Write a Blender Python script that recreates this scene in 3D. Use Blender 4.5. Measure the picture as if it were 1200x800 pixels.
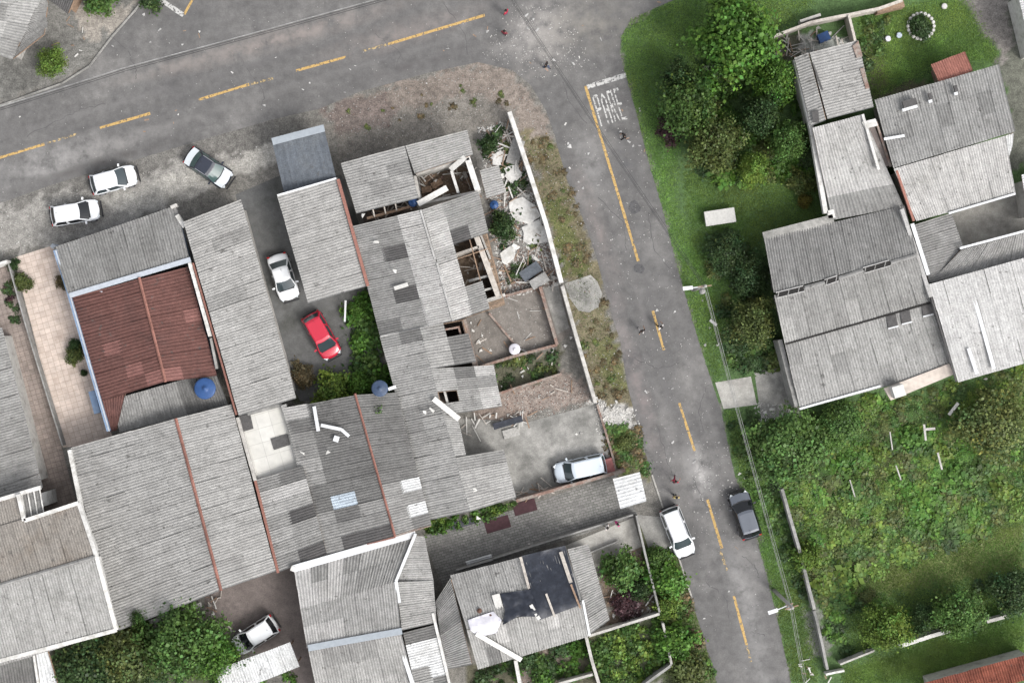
import bpy, bmesh, math, random
import numpy as np
from mathutils import Vector, Matrix
random.seed(7); rng = np.random.default_rng(7)
for o in list(bpy.data.objects): bpy.data.objects.remove(o)
SC = bpy.context.scene; COL = SC.collection

# ---------------------------------------------------------------- camera, sky, sun, exposure
S = 0.068; CAMH = 128.0
cam = bpy.data.cameras.new('camera'); camo = bpy.data.objects.new('camera', cam); COL.objects.link(camo)
camo.location = (0, 0, CAMH); cam.sensor_fit = 'HORIZONTAL'
cam.angle = 2*math.atan(600*S/CAMH); cam.clip_start = 1; cam.clip_end = 2000
SC.camera = camo
SUNDIR = Vector((0.62, -0.50, 0.86)).normalized()
W = bpy.data.worlds.new('World'); SC.world = W; W.use_nodes = True
nt = W.node_tree; nt.nodes.clear()
sky = nt.nodes.new('ShaderNodeTexSky'); sky.sky_type = 'NISHITA'; sky.sun_disc = False
sky.sun_elevation = math.asin(SUNDIR.z); sky.sun_rotation = math.atan2(SUNDIR.x, SUNDIR.y)
sky.air_density = 1.0; sky.dust_density = 4.0; sky.ozone_density = 1.0
hs = nt.nodes.new('ShaderNodeHueSaturation'); hs.inputs['Saturation'].default_value = 0.22
bg = nt.nodes.new('ShaderNodeBackground'); bg.inputs['Strength'].default_value = 0.15
wo = nt.nodes.new('ShaderNodeOutputWorld')
nt.links.new(sky.outputs[0], hs.inputs['Color']); nt.links.new(hs.outputs[0], bg.inputs[0]); nt.links.new(bg.outputs[0], wo.inputs[0])
sl = bpy.data.lights.new('sun', 'SUN'); sl.energy = 1.0; sl.angle = math.radians(18); sl.color = (1.0, .975, .94)
so = bpy.data.objects.new('sun', sl); COL.objects.link(so); so.location = (30, -20, 60)
so.rotation_euler = (-SUNDIR).to_track_quat('-Z', 'Y').to_euler()
SC.view_settings.view_transform = 'Standard'; SC.view_settings.look = 'None'
SC.view_settings.exposure = 0.97; SC.view_settings.gamma = 1

# ---------------------------------------------------------------- helpers
def P(px, py, z=0.0):
    f = (CAMH - z)/CAMH
    return Vector(((px-600)*S*f, (400-py)*S*f, z))

def mat(name, col, rough=.85, var=.2, scale=4.0, col2=None, scale2=.35, amt2=.6, lo=.45, hi=.7, objvar=0., bump=0., bscale=20,
        spec=.3, metal=0., streak=0., hole=0., tint=False, trans=0., vcol=False, coat=0., fine=0., col3=None, scale3=.12, lo3=.5, hi3=.65):
    m = bpy.data.materials.new(name); m.use_nodes = True
    n = m.node_tree.nodes; l = m.node_tree.links
    b = n['Principled BSDF']; out = n['Material Output']
    b.inputs['Roughness'].default_value = rough; b.inputs['Specular IOR Level'].default_value = spec
    b.inputs['Metallic'].default_value = metal; b.inputs['Coat Weight'].default_value = coat
    geo = n.new('ShaderNodeNewGeometry'); pos = geo.outputs['Position']
    def noise(sc, det=5, vec=pos):
        t = n.new('ShaderNodeTexNoise'); t.inputs['Scale'].default_value = sc; t.inputs['Detail'].default_value = det
        t.inputs['Roughness'].default_value = .62; l.new(vec, t.inputs['Vector']); return t.outputs['Fac']
    def maprange(fac, a, c, d, e, smooth=False):
        t = n.new('ShaderNodeMapRange'); l.new(fac, t.inputs[0])
        if smooth: t.interpolation_type = 'SMOOTHSTEP'
        for k, v in zip((1, 2, 3, 4), (a, c, d, e)): t.inputs[k].default_value = v
        return t.outputs[0]
    def mul(c, f):
        t = n.new('ShaderNodeVectorMath'); t.operation = 'SCALE'; l.new(c, t.inputs[0]); l.new(f, t.inputs['Scale']); return t.outputs[0]
    if vcol:
        a = n.new('ShaderNodeVertexColor'); a.layer_name = 'zone'; c = a.outputs[0]
    else:
        r = n.new('ShaderNodeRGB'); r.outputs[0].default_value = (*col, 1); c = r.outputs[0]
    def mixc(c, colr, fac):
        t = n.new('ShaderNodeMix'); t.data_type = 'RGBA'; l.new(fac, t.inputs['Factor']); l.new(c, t.inputs['A'])
        t.inputs['B'].default_value = (*colr, 1); return t.outputs['Result']
    if col2: c = mixc(c, col2, maprange(noise(scale2, 6), lo, hi, 0, amt2, True))
    if col3: c = mixc(c, col3, maprange(noise(scale3, 7), lo3, hi3, 0, .75, True))
    if streak:
        uv = n.new('ShaderNodeUVMap'); mp = n.new('ShaderNodeMapping'); mp.inputs['Scale'].default_value = (2.2, .25, 1)
        l.new(uv.outputs[0], mp.inputs[0]); c = mul(c, maprange(noise(1.6, 4, mp.outputs[0]), .3, .7, 1-streak, 1+streak))
    if var: c = mul(c, maprange(noise(scale, 6), .3, .7, 1-var, 1+var))
    if fine: c = mul(c, maprange(noise(9, 2), .3, .7, 1-fine, 1+fine))
    if objvar:
        oi = n.new('ShaderNodeObjectInfo'); c = mul(c, maprange(oi.outputs['Random'], 0, 1, 1-objvar, 1+objvar))
    if tint:
        a = n.new('ShaderNodeVertexColor'); a.layer_name = 'tint'
        t = n.new('ShaderNodeVectorMath'); t.operation = 'MULTIPLY'; l.new(c, t.inputs[0]); l.new(a.outputs[0], t.inputs[1]); c = t.outputs[0]
    l.new(c, b.inputs['Base Color'])
    if bump:
        bp = n.new('ShaderNodeBump'); bp.inputs['Strength'].default_value = bump; bp.inputs['Distance'].default_value = .03
        l.new(noise(bscale, 4), bp.inputs['Height']); l.new(bp.outputs[0], b.inputs['Normal'])
    sh = b.outputs[0]
    if trans:
        tr = n.new('ShaderNodeBsdfTranslucent'); l.new(c, tr.inputs[0]); mx = n.new('ShaderNodeMixShader'); mx.inputs[0].default_value = trans
        l.new(sh, mx.inputs[1]); l.new(tr.outputs[0], mx.inputs[2]); sh = mx.outputs[0]
    if hole:
        tr = n.new('ShaderNodeBsdfTransparent'); mx = n.new('ShaderNodeMixShader')
        l.new(maprange(noise(5, 7), hole-.06, hole+.06, 1, 0, True), mx.inputs[0]); l.new(sh, mx.inputs[1]); l.new(tr.outputs[0], mx.inputs[2]); sh = mx.outputs[0]
    l.new(sh, out.inputs['Surface'])
    return m

M = {}
def fc(name, col, c2, **k):          # weathered fibre-cement sheet
    M[name] = mat(name, col, .9, .16, 2.5, c2, .45, .75, .42, .72, objvar=k.pop('ov', .045), streak=.15, fine=.2, spec=.15, col3=(.07, .068, .064), scale3=2.2, lo3=.60, hi3=.70, **k)
fc('fibre_mid', (.205, .202, .195), (.150, .147, .141))
fc('fibre_dark', (.132, .130, .126), (.092, .090, .087))
fc('fibre_light', (.258, .254, .245), (.198, .194, .186))
fc('fibre_pale', (.335, .328, .318), (.265, .258, .246), ov=.05)
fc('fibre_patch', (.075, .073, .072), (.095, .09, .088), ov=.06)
fc('fibre_brown', (.225, .207, .187), (.175, .145, .118))
fc('sheet_white', (.46, .465, .465), (.37, .37, .36), ov=.05)
fc('sheet_blue', (.36, .41, .46), (.32, .37, .41), ov=.05)
fc('sheet_slate', (.088, .098, .112), (.11, .118, .125), ov=.05)
fc('sheet_offwhite', (.37, .365, .357), (.315, .308, .298), ov=.03)
fc('red_sheet', (.105, .052, .045), (.075, .042, .038), ov=.05)
fc('pink_sheet', (.165, .082, .072), (.14, .07, .063))
fc('terracotta', (.27, .12, .095), (.23, .105, .085))
fc('tile_red', (.22, .075, .05), (.16, .06, .045), ov=.2)
M['ridge_red'] = mat('ridge_red', (.20, .095, .075), .9, .3, 8, objvar=.25)
M['brick'] = mat('brick', (.185, .118, .095), .95, .35, 7, (.24, .215, .19), 1.6, .85, .38, .62)
M['plaster'] = mat('plaster', (.40, .385, .36), .9, .2, 4, (.20, .19, .175), 1.2, .75)
M['plaster_white'] = mat('plaster_white', (.52, .51, .49), .9, .16, 5, (.30, .29, .265), 1.4, .75)
M['plaster_blue'] = mat('plaster_blue', (.16, .225, .33), .85, .12, 4, (.23, .28, .35), 1, .5)
M['plaster_paleblue'] = mat('plaster_paleblue', (.33, .355, .39), .85, .12, 4)
M['wall_grey'] = mat('wall_grey', (.25, .245, .235), .95, .25, 3, (.13, .13, .12), .6, .7)
M['metal_white'] = mat('metal_white', (.55, .56, .57), .5, .08, 3, (.5, .5, .5), .8, .4)
M['metal_blue'] = mat('metal_blue', (.25, .275, .30), .55, .1, 3)
M['timber'] = mat('timber', (.24, .165, .115), .9, .3, 6, (.12, .085, .065), .8, .6)
M['timber_pale'] = mat('timber_pale', (.42, .385, .345), .9, .25, 6, (.25, .22, .195), 1.2, .6)
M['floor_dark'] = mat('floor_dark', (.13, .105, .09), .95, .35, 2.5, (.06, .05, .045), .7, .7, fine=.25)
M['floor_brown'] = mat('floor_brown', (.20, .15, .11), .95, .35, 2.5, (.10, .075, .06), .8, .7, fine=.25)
M['rubble_white'] = mat('rubble_white', (.50, .49, .465), .95, .15, 6, objvar=.15)
M['road_scrap'] = mat('road_scrap', (.36, .355, .345), .95, .3, 7, objvar=.3)
M['rubble_grey'] = mat('rubble_grey', (.36, .35, .33), .95, .25, 6, objvar=.25)
M['rubble_brick'] = mat('rubble_brick', (.22, .15, .125), .95, .25, 6, objvar=.25)
M['black_plastic'] = mat('black_plastic', (.014, .017, .026), .38, .25, 3, (.03, .034, .045), 1.5, .7, bump=.35, bscale=5, spec=.5)
M['white_plastic'] = mat('white_plastic', (.52, .51, .55), .45, .1, 3, (.45, .44, .47), 2, .5, bump=.3, bscale=5)
M['blue_plastic'] = mat('blue_plastic', (.022, .060, .165), .45, .15, 3)
M['navy_plastic'] = mat('navy_plastic', (.035, .055, .10), .5, .2, 3, (.07, .09, .13), 2, .5)
M['mat_maroon'] = mat('mat_maroon', (.055, .028, .032), .95, .25, 3)
M['mat_grey'] = mat('mat_grey', (.055, .058, .066), .9, .3, 3)
M['yellow_paint'] = mat('yellow_paint', (.40, .265, .10), .8, .2, 6, hole=.42)
M['yellow_worn'] = mat('yellow_worn', (.36, .27, .14), .8, .2, 6, hole=.52)
M['white_paint'] = mat('white_paint', (.42, .415, .40), .8, .2, 6, hole=.45)
M['asphalt'] = mat('asphalt', (.112, .109, .107), .93, .2, 1.4, (.172, .166, .160), .2, .85, .46, .68, bump=.25, bscale=30, fine=.10, spec=.2,
                   col3=(.078, .076, .077), scale3=.16, lo3=.56, hi3=.72)
M['asphalt_yard'] = mat('asphalt_yard', (.105, .105, .103), .95, .2, 1.6, (.06, .062, .055), .35, .8, fine=.12)
M['asphalt_patch'] = mat('asphalt_patch', (.082, .081, .083), .93, .2, 2, hole=.42)
M['concrete'] = mat('concrete', (.23, .225, .21), .95, .22, 1.8, (.12, .118, .11), .4, .85, fine=.15, bump=.2, col3=(.33, .32, .30), scale3=.3)
M['concrete_pale'] = mat('concrete_pale', (.33, .32, .295), .95, .2, 1.8, (.2, .19, .175), .5, .8, fine=.12)
M['concrete_brown'] = mat('concrete_brown', (.165, .15, .135), .95, .25, 1.8, (.11, .10, .09), .5, .8, fine=.15)
M['pave_cream'] = mat('pave_cream', (.50, .43, .36), .9, .18, 1.5, (.30, .235, .19), .45, .75, .5, .75, fine=.05)
M['pave_alley'] = mat('pave_alley', (.26, .215, .19), .95, .22, 2, (.14, .115, .10), .4, .8, fine=.12)
M['pave_brown'] = mat('pave_brown', (.15, .127, .118), .95, .25, 2, (.10, .085, .078), .5, .8, fine=.15)
M['terrace_white'] = mat('terrace_white', (.48, .465, .435), .9, .08, 2, (.45, .44, .40), .5, .5)
M['terrace_pink'] = mat('terrace_pink', (.48, .42, .37), .9, .15, 3, (.3, .28, .25), .8, .7)
M['ground'] = mat('ground', (.1, .1, .1), .97, .36, 2.2, vcol=True, fine=.36, bump=.5, bscale=14)
M['crack'] = mat('crack', (.072, .070, .071), .95, .2, 5)
M['cable'] = mat('cable', (.22, .22, .215), .7, .45, 2); M['cable_dark'] = mat('cable_dark', (.03, .03, .03), .7, 0)
M['pole'] = mat('pole', (.30, .29, .275), .9, .15, 3)
M['shade_dark'] = mat('shade_dark', (.02, .019, .018), .95, .2, 5)  # near-black for shade painted at the ridge slots and the roof step
M['rust'] = mat('rust', (.10, .055, .04), .9, .3, 5)
M['red_cloth'] = mat('red_cloth', (.25, .10, .095), .9, .25, 4)
def leafmat(n, c): M[n] = mat(n, c, .5, .22, .9, objvar=.16, tint=True, trans=.25, spec=.25)
leafmat('leaf_bright', (.074, .155, .026)); leafmat('leaf_mid', (.066, .122, .030)); leafmat('leaf_dark', (.042, .076, .026))
leafmat('leaf_olive', (.088, .114, .034)); leafmat('leaf_lime', (.115, .18, .034)); leafmat('leaf_yellow', (.13, .12, .025))
leafmat('leaf_purple', (.055, .028, .032)); leafmat('leaf_dry', (.12, .095, .05)); leafmat('leaf_grass', (.11, .205, .052)); leafmat('leaf_white', (.5, .48, .42))
M['bark'] = mat('bark', (.09, .07, .05), .95, .3, 6)
M['paver'] = mat('paver', (.20, .20, .19), .95, .2, 2, (.14, .135, .13), .4, .7, fine=.2)
_m = M['paver'].node_tree; _b = _m.nodes.new('ShaderNodeTexBrick'); _b.inputs['Scale'].default_value = 1.0
_b.inputs['Brick Width'].default_value = .42; _b.inputs['Row Height'].default_value = .21; _b.inputs['Mortar Size'].default_value = .02
_b.inputs['Color1'].default_value = (.21, .205, .195, 1); _b.inputs['Color2'].default_value = (.15, .148, .14, 1); _b.inputs['Mortar'].default_value = (.09, .09, .08, 1)
_g = _m.nodes.new('ShaderNodeNewGeometry'); _mp = _m.nodes.new('ShaderNodeMapping'); _mp.inputs['Rotation'].default_value = (0, 0, math.radians(-16))
_m.links.new(_g.outputs['Position'], _mp.inputs[0]); _m.links.new(_mp.outputs[0], _b.inputs['Vector'])
for lk in list(_m.links):
    if lk.from_node.type == 'RGB': _m.links.new(_b.outputs['Color'], lk.to_socket)

# dust, stains and wear on the asphalt: (x, y, length px, width px, angle, colour, strength)
STAINS = [(742, 330, 260, 6, -73, (.155, .148, .145), .6), (757, 330, 260, 6, -73, (.085, .082, .083), .5), (800, 560, 220, 6, -73, (.16, .153, .15), .6), (835, 500, 240, 7, -73, (.155, .15, .147), .6), (858, 610, 200, 6, -73, (.165, .158, .155), .5), (150, 118, 260, 6, 16, (.15, .145, .143), .6), (200, 145, 260, 6, 16, (.155, .15, .146), .6), (430, 75, 190, 5, 16, (.15, .145, .142), .6), (350, 62, 190, 6, 16, (.085, .082, .083), .5), (100, 150, 160, 5, 16, (.082, .08, .08), .5), (628, 35, 55, 40, 40, (.30, .285, .27), .75), (640, 60, 60, 30, 50, (.27, .255, .24), .6), (60, 190, 90, 26, 17, (.27, .262, .255), .75), (140, 168, 90, 14, 17, (.22, .212, .205), .6), (820, 555, 50, 20, -72, (.32, .31, .30), .8), (690, 190, 45, 18, -70, (.24, .235, .23), .6),
          (735, 190, 40, 20, -70, (.075, .075, .08), .6), (330, 45, 190, 16, 16, (.21, .185, .172), .75), (470, 40, 130, 20, 17, (.19, .168, .158), .7), (210, 75, 110, 10, 16, (.20, .182, .17), .6), (690, 30, 70, 40, 0, (.20, .188, .168), .65), (745, 440, 150, 14, -74, (.19, .165, .16), .65),
          (700, 265, 110, 14, -70, (.19, .168, .16), .6), (870, 690, 90, 20, -73, (.25, .245, .24), .65), (885, 770, 70, 22, -73, (.21, .205, .20), .6), (790, 480, 110, 10, -73, (.082, .08, .082), .5), (845, 620, 60, 9, -70, (.085, .083, .085), .5), (480, 78, 130, 9, 16, (.085, .08, .08), .55), (120, 190, 130, 8, 17, (.07, .066, .064), .7), (240, 30, 60, 30, 0, (.08, .08, .08), .4), (770, 330, 60, 22, -74, (.16, .155, .152), .5), (230, 110, 60, 10, 17, (.085, .084, .084), .5)]
def add_stains(m, L):
    n = m.node_tree.nodes; l = m.node_tree.links; bs = n['Principled BSDF'].inputs['Base Color']; c = bs.links[0].from_socket
    g = n.new('ShaderNodeNewGeometry'); ns = n.new('ShaderNodeTexNoise'); ns.inputs['Scale'].default_value = .8; ns.inputs['Detail'].default_value = 9; ns.inputs['Roughness'].default_value = .7; l.new(g.outputs['Position'], ns.inputs['Vector'])
    mr = n.new('ShaderNodeMapRange'); l.new(ns.outputs['Fac'], mr.inputs[0]); mr.inputs[1].default_value = .36; mr.inputs[2].default_value = .64
    for x, y, a, b, ang, col, st in L:
        q = P(x, y); mp = n.new('ShaderNodeMapping'); mp.vector_type = 'TEXTURE'; mp.inputs['Location'].default_value = q; mp.inputs['Rotation'].default_value = (0, 0, math.radians(ang)); mp.inputs['Scale'].default_value = (a*S, b*S, 50)
        l.new(g.outputs['Position'], mp.inputs[0]); gr = n.new('ShaderNodeTexGradient'); gr.gradient_type = 'SPHERICAL'; l.new(mp.outputs[0], gr.inputs[0])
        m1 = n.new('ShaderNodeMath'); m1.operation = 'MULTIPLY'; m1.inputs[1].default_value = 1.6*st; l.new(gr.outputs['Fac'], m1.inputs[0])
        m2 = n.new('ShaderNodeMath'); m2.operation = 'MULTIPLY'; m2.use_clamp = True; l.new(m1.outputs[0], m2.inputs[0]); l.new(mr.outputs[0], m2.inputs[1])
        mx = n.new('ShaderNodeMix'); mx.data_type = 'RGBA'; l.new(m2.outputs[0], mx.inputs['Factor']); l.new(c, mx.inputs['A']); mx.inputs['B'].default_value = (*col, 1); c = mx.outputs['Result']
    l.new(c, bs)
add_stains(M['asphalt'], STAINS)

def tiles(mname, w, h, c1, c2, mo, ang):
    t = M[mname].node_tree; b = t.nodes.new('ShaderNodeTexBrick'); b.inputs['Scale'].default_value = 1.; b.offset = 0
    b.inputs['Brick Width'].default_value = w; b.inputs['Row Height'].default_value = h; b.inputs['Mortar Size'].default_value = .018
    for k, c in (('Color1', c1), ('Color2', c2), ('Mortar', mo)): b.inputs[k].default_value = (*c, 1)
    g = t.nodes.new('ShaderNodeNewGeometry'); mp = t.nodes.new('ShaderNodeMapping'); mp.inputs['Rotation'].default_value = (0, 0, math.radians(ang)); t.links.new(g.outputs['Position'], mp.inputs[0]); t.links.new(mp.outputs[0], b.inputs['Vector'])
    for lk in list(t.links):
        if lk.from_node.type == 'RGB': t.links.new(b.outputs['Color'], lk.to_socket)
tiles('pave_cream', .45, .45, (.52, .44, .385), (.44, .365, .315), (.33, .27, .23), -16); tiles('pave_alley', .4, .4, (.27, .225, .20), (.22, .185, .165), (.14, .115, .10), -16); tiles('terrace_white', 1.1, 1.1, (.50, .49, .46), (.45, .44, .41), (.33, .32, .30), -16)

def me(name, v, f, mats=None, smooth=False):
    m = bpy.data.meshes.new(name); m.from_pydata([tuple(p) for p in v], [], f)
    for k in (mats or []): m.materials.append(M[k] if isinstance(k, str) else k)
    if smooth: m.polygons.foreach_set('use_smooth', [True]*len(m.polygons))
    return m
def link(o): COL.objects.link(o); return o
def tag(o, label=None, cat=None, group=None, kind=None):
    if label: o['label'] = label
    if cat: o['category'] = cat
    if group: o['group'] = group
    if kind: o['kind'] = kind
    return o
def ob(name, mesh, parent=None, loc=None):
    o = bpy.data.objects.new(name, mesh); link(o)
    if parent is not None: o.parent = parent
    if loc is not None: o.location = loc
    return o
def thing(name, label, cat, loc=(0, 0, 0), group=None, rz=0):
    o = bpy.data.objects.new(name, None); link(o); o.location = loc; o.rotation_euler = (0, 0, rz); o.empty_display_size = .3
    return tag(o, label, cat, group)
def wl(root):                       # world position of a (non rotated) root, for local vertices
    v = Vector((0, 0, 0)); r = root
    while r is not None: v += r.location; r = r.parent
    return v

class MB:
    def __init__(s): s.v = []; s.f = []; s.mi = []
    def quad(s, a, b, c, d, k=0):
        i = len(s.v); s.v += [a, b, c, d]; s.f.append((i, i+1, i+2, i+3)); s.mi.append(k)
    def hexa(s, lo, hi, k=0):       # prism between two rings of equal length (counter-clockwise seen from above)
        n = len(lo); i = len(s.v); s.v += list(lo)+list(hi)
        s.f.append(tuple(range(i+n-1, i-1, -1))); s.f.append(tuple(range(i+n, i+2*n))); s.mi += [k, k]
        for j in range(n):
            q = (j+1) % n; s.f.append((i+j, i+q, i+n+q, i+n+j)); s.mi.append(k)
    def box(s, c, sx, sy, sz, rz=0, k=0, tilt=0):
        ca, sa = math.cos(rz), math.sin(rz); r = []
        for z in (-sz/2, sz/2):
            r.append([Vector((c[0]+x*ca-y*sa, c[1]+x*sa+y*ca, c[2]+z+tilt*x)) for x, y in ((-sx/2, -sy/2), (sx/2, -sy/2), (sx/2, sy/2), (-sx/2, sy/2))])
        s.hexa(r[0], r[1], k)
    def bar(s, a, b, w, h, k=0):    # box from a to b (centre of the top edge), width w, height h downwards
        a = Vector(a); b = Vector(b); d = b-a; p = Vector((-d.y, d.x, 0))
        p = p.normalized()*w/2 if p.length > 1e-6 else Vector((w/2, 0, 0)); dz = Vector((0, 0, h))
        s.hexa([a-p-dz, b-p-dz, b+p-dz, a+p-dz], [a-p, b-p, b+p, a+p], k)
    def tube(s, pts, r, n=6, k=0, caps=True):
        rings = []; rr = r if isinstance(r, (list, tuple)) else [r]*len(pts)
        for i, p in enumerate(pts):
            p = Vector(p); d = (Vector(pts[min(i+1, len(pts)-1)])-Vector(pts[max(i-1, 0)])).normalized()
            u = d.cross(Vector((0, 0, 1))); u = u.normalized() if u.length > 1e-3 else Vector((1, 0, 0)); w = d.cross(u)
            b0 = len(s.v); s.v += [p+(u*math.cos(2*math.pi*j/n)+w*math.sin(2*math.pi*j/n))*rr[i] for j in range(n)]; rings.append(b0)
        for a, b in zip(rings, rings[1:]):
            for j in range(n): s.f.append((a+j, a+(j+1) % n, b+(j+1) % n, b+j)); s.mi.append(k)
        if caps:
            s.f.append(tuple(rings[0]+j for j in range(n-1, -1, -1))); s.f.append(tuple(rings[-1]+j for j in range(n))); s.mi += [k, k]
    def lathe(s, c, prof, n=20, k=0):
        rings = []
        for r, z in prof:
            b0 = len(s.v); s.v += [Vector((c[0]+r*math.cos(2*math.pi*j/n), c[1]+r*math.sin(2*math.pi*j/n), c[2]+z)) for j in range(n)]; rings.append(b0)
        for a, b in zip(rings, rings[1:]):
            for j in range(n): s.f.append((a+j, a+(j+1) % n, b+(j+1) % n, b+j)); s.mi.append(k)
        s.f.append(tuple(rings[-1]+j for j in range(n))); s.mi.append(k)
    def build(s, name, mats, parent=None, origin=None, smooth=False):
        if isinstance(mats, str): mats = [mats]
        org = Vector(origin) if origin is not None else (wl(parent) if parent is not None else Vector((0, 0, 0)))
        m = me(name, [v-org for v in s.v], s.f, mats, smooth)
        m.polygons.foreach_set('material_index', s.mi)
        o = ob(name, m, parent)
        if parent is None: o.location = org
        return o

def poly_sheet(name, pts, z, material, th=0, parent=None, kind='structure'):
    v = [P(x, y, z) for x, y in pts]
    if sum(a.x*b.y-b.x*a.y for a, b in zip(v, v[1:]+v[:1])) < 0: v.reverse()
    mb = MB()
    if th: mb.hexa([p-Vector((0, 0, th)) for p in v], v)
    else: mb.v = v; mb.f = [tuple(range(len(v)))]; mb.mi = [0]
    o = mb.build(name, material, parent)
    if kind and parent is None: o['kind'] = kind
    return o

# value noise and point-in-polygon for zones
_N = rng.random((64, 64))
def vnoise(x, y):
    xi = np.floor(x).astype(int); yi = np.floor(y).astype(int); fx = x-xi; fy = y-yi
    fx = fx*fx*(3-2*fx); fy = fy*fy*(3-2*fy); g = lambda a, b: _N[a % 64, b % 64]
    return (g(xi, yi)*(1-fx)+g(xi+1, yi)*fx)*(1-fy)+(g(xi, yi+1)*(1-fx)+g(xi+1, yi+1)*fx)*fy
def fbm(x, y): return vnoise(x, y)*.55+vnoise(x*2.1+7, y*2.1+3)*.28+vnoise(x*4.3+1, y*4.3+9)*.17
def inpoly(x, y, poly):
    ins = np.zeros(x.shape, bool); n = len(poly)
    for i in range(n):
        x1, y1 = poly[i]; x2, y2 = poly[(i+1) % n]
        if y1 == y2: continue
        c = ((y1 > y) != (y2 > y)) & (x < (x2-x1)*(y-y1)/(y2-y1)+x1); ins ^= c
    return ins

# ---------------------------------------------------------------- outlines in photo pixels (ground level)
ST_L = [(600, 82), (622, 100), (640, 130), (650, 158), (655, 178), (665, 212), (688, 268), (700, 305), (717, 370), (727, 400), (735, 450), (750, 510), (765, 558), (780, 602), (795, 650), (810, 700), (828, 760), (840, 800), (870, 900)]
ST_R = [(955, 900), (927, 800), (910, 720), (895, 660), (880, 610), (862, 560), (855, 530), (845, 480), (835, 450), (822, 410), (807, 360), (793, 310), (775, 240), (760, 190), (745, 130), (733, 88), (726, 62), (728, 42), (740, 22), (790, 0), (880, -40)]
AV_B = [(-120, 272), (0, 238), (60, 217), (105, 203), (170, 184), (240, 163), (320, 140), (376, 127), (420, 108), (500, 86), (560, 73)]
AV_T = [(880, -140), (165, -140), (167, 0), (158, 10), (130, 42), (104, 76), (72, 96), (0, 122), (-120, 155)]
ROAD = AV_B+ST_L+ST_R+AV_T

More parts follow.
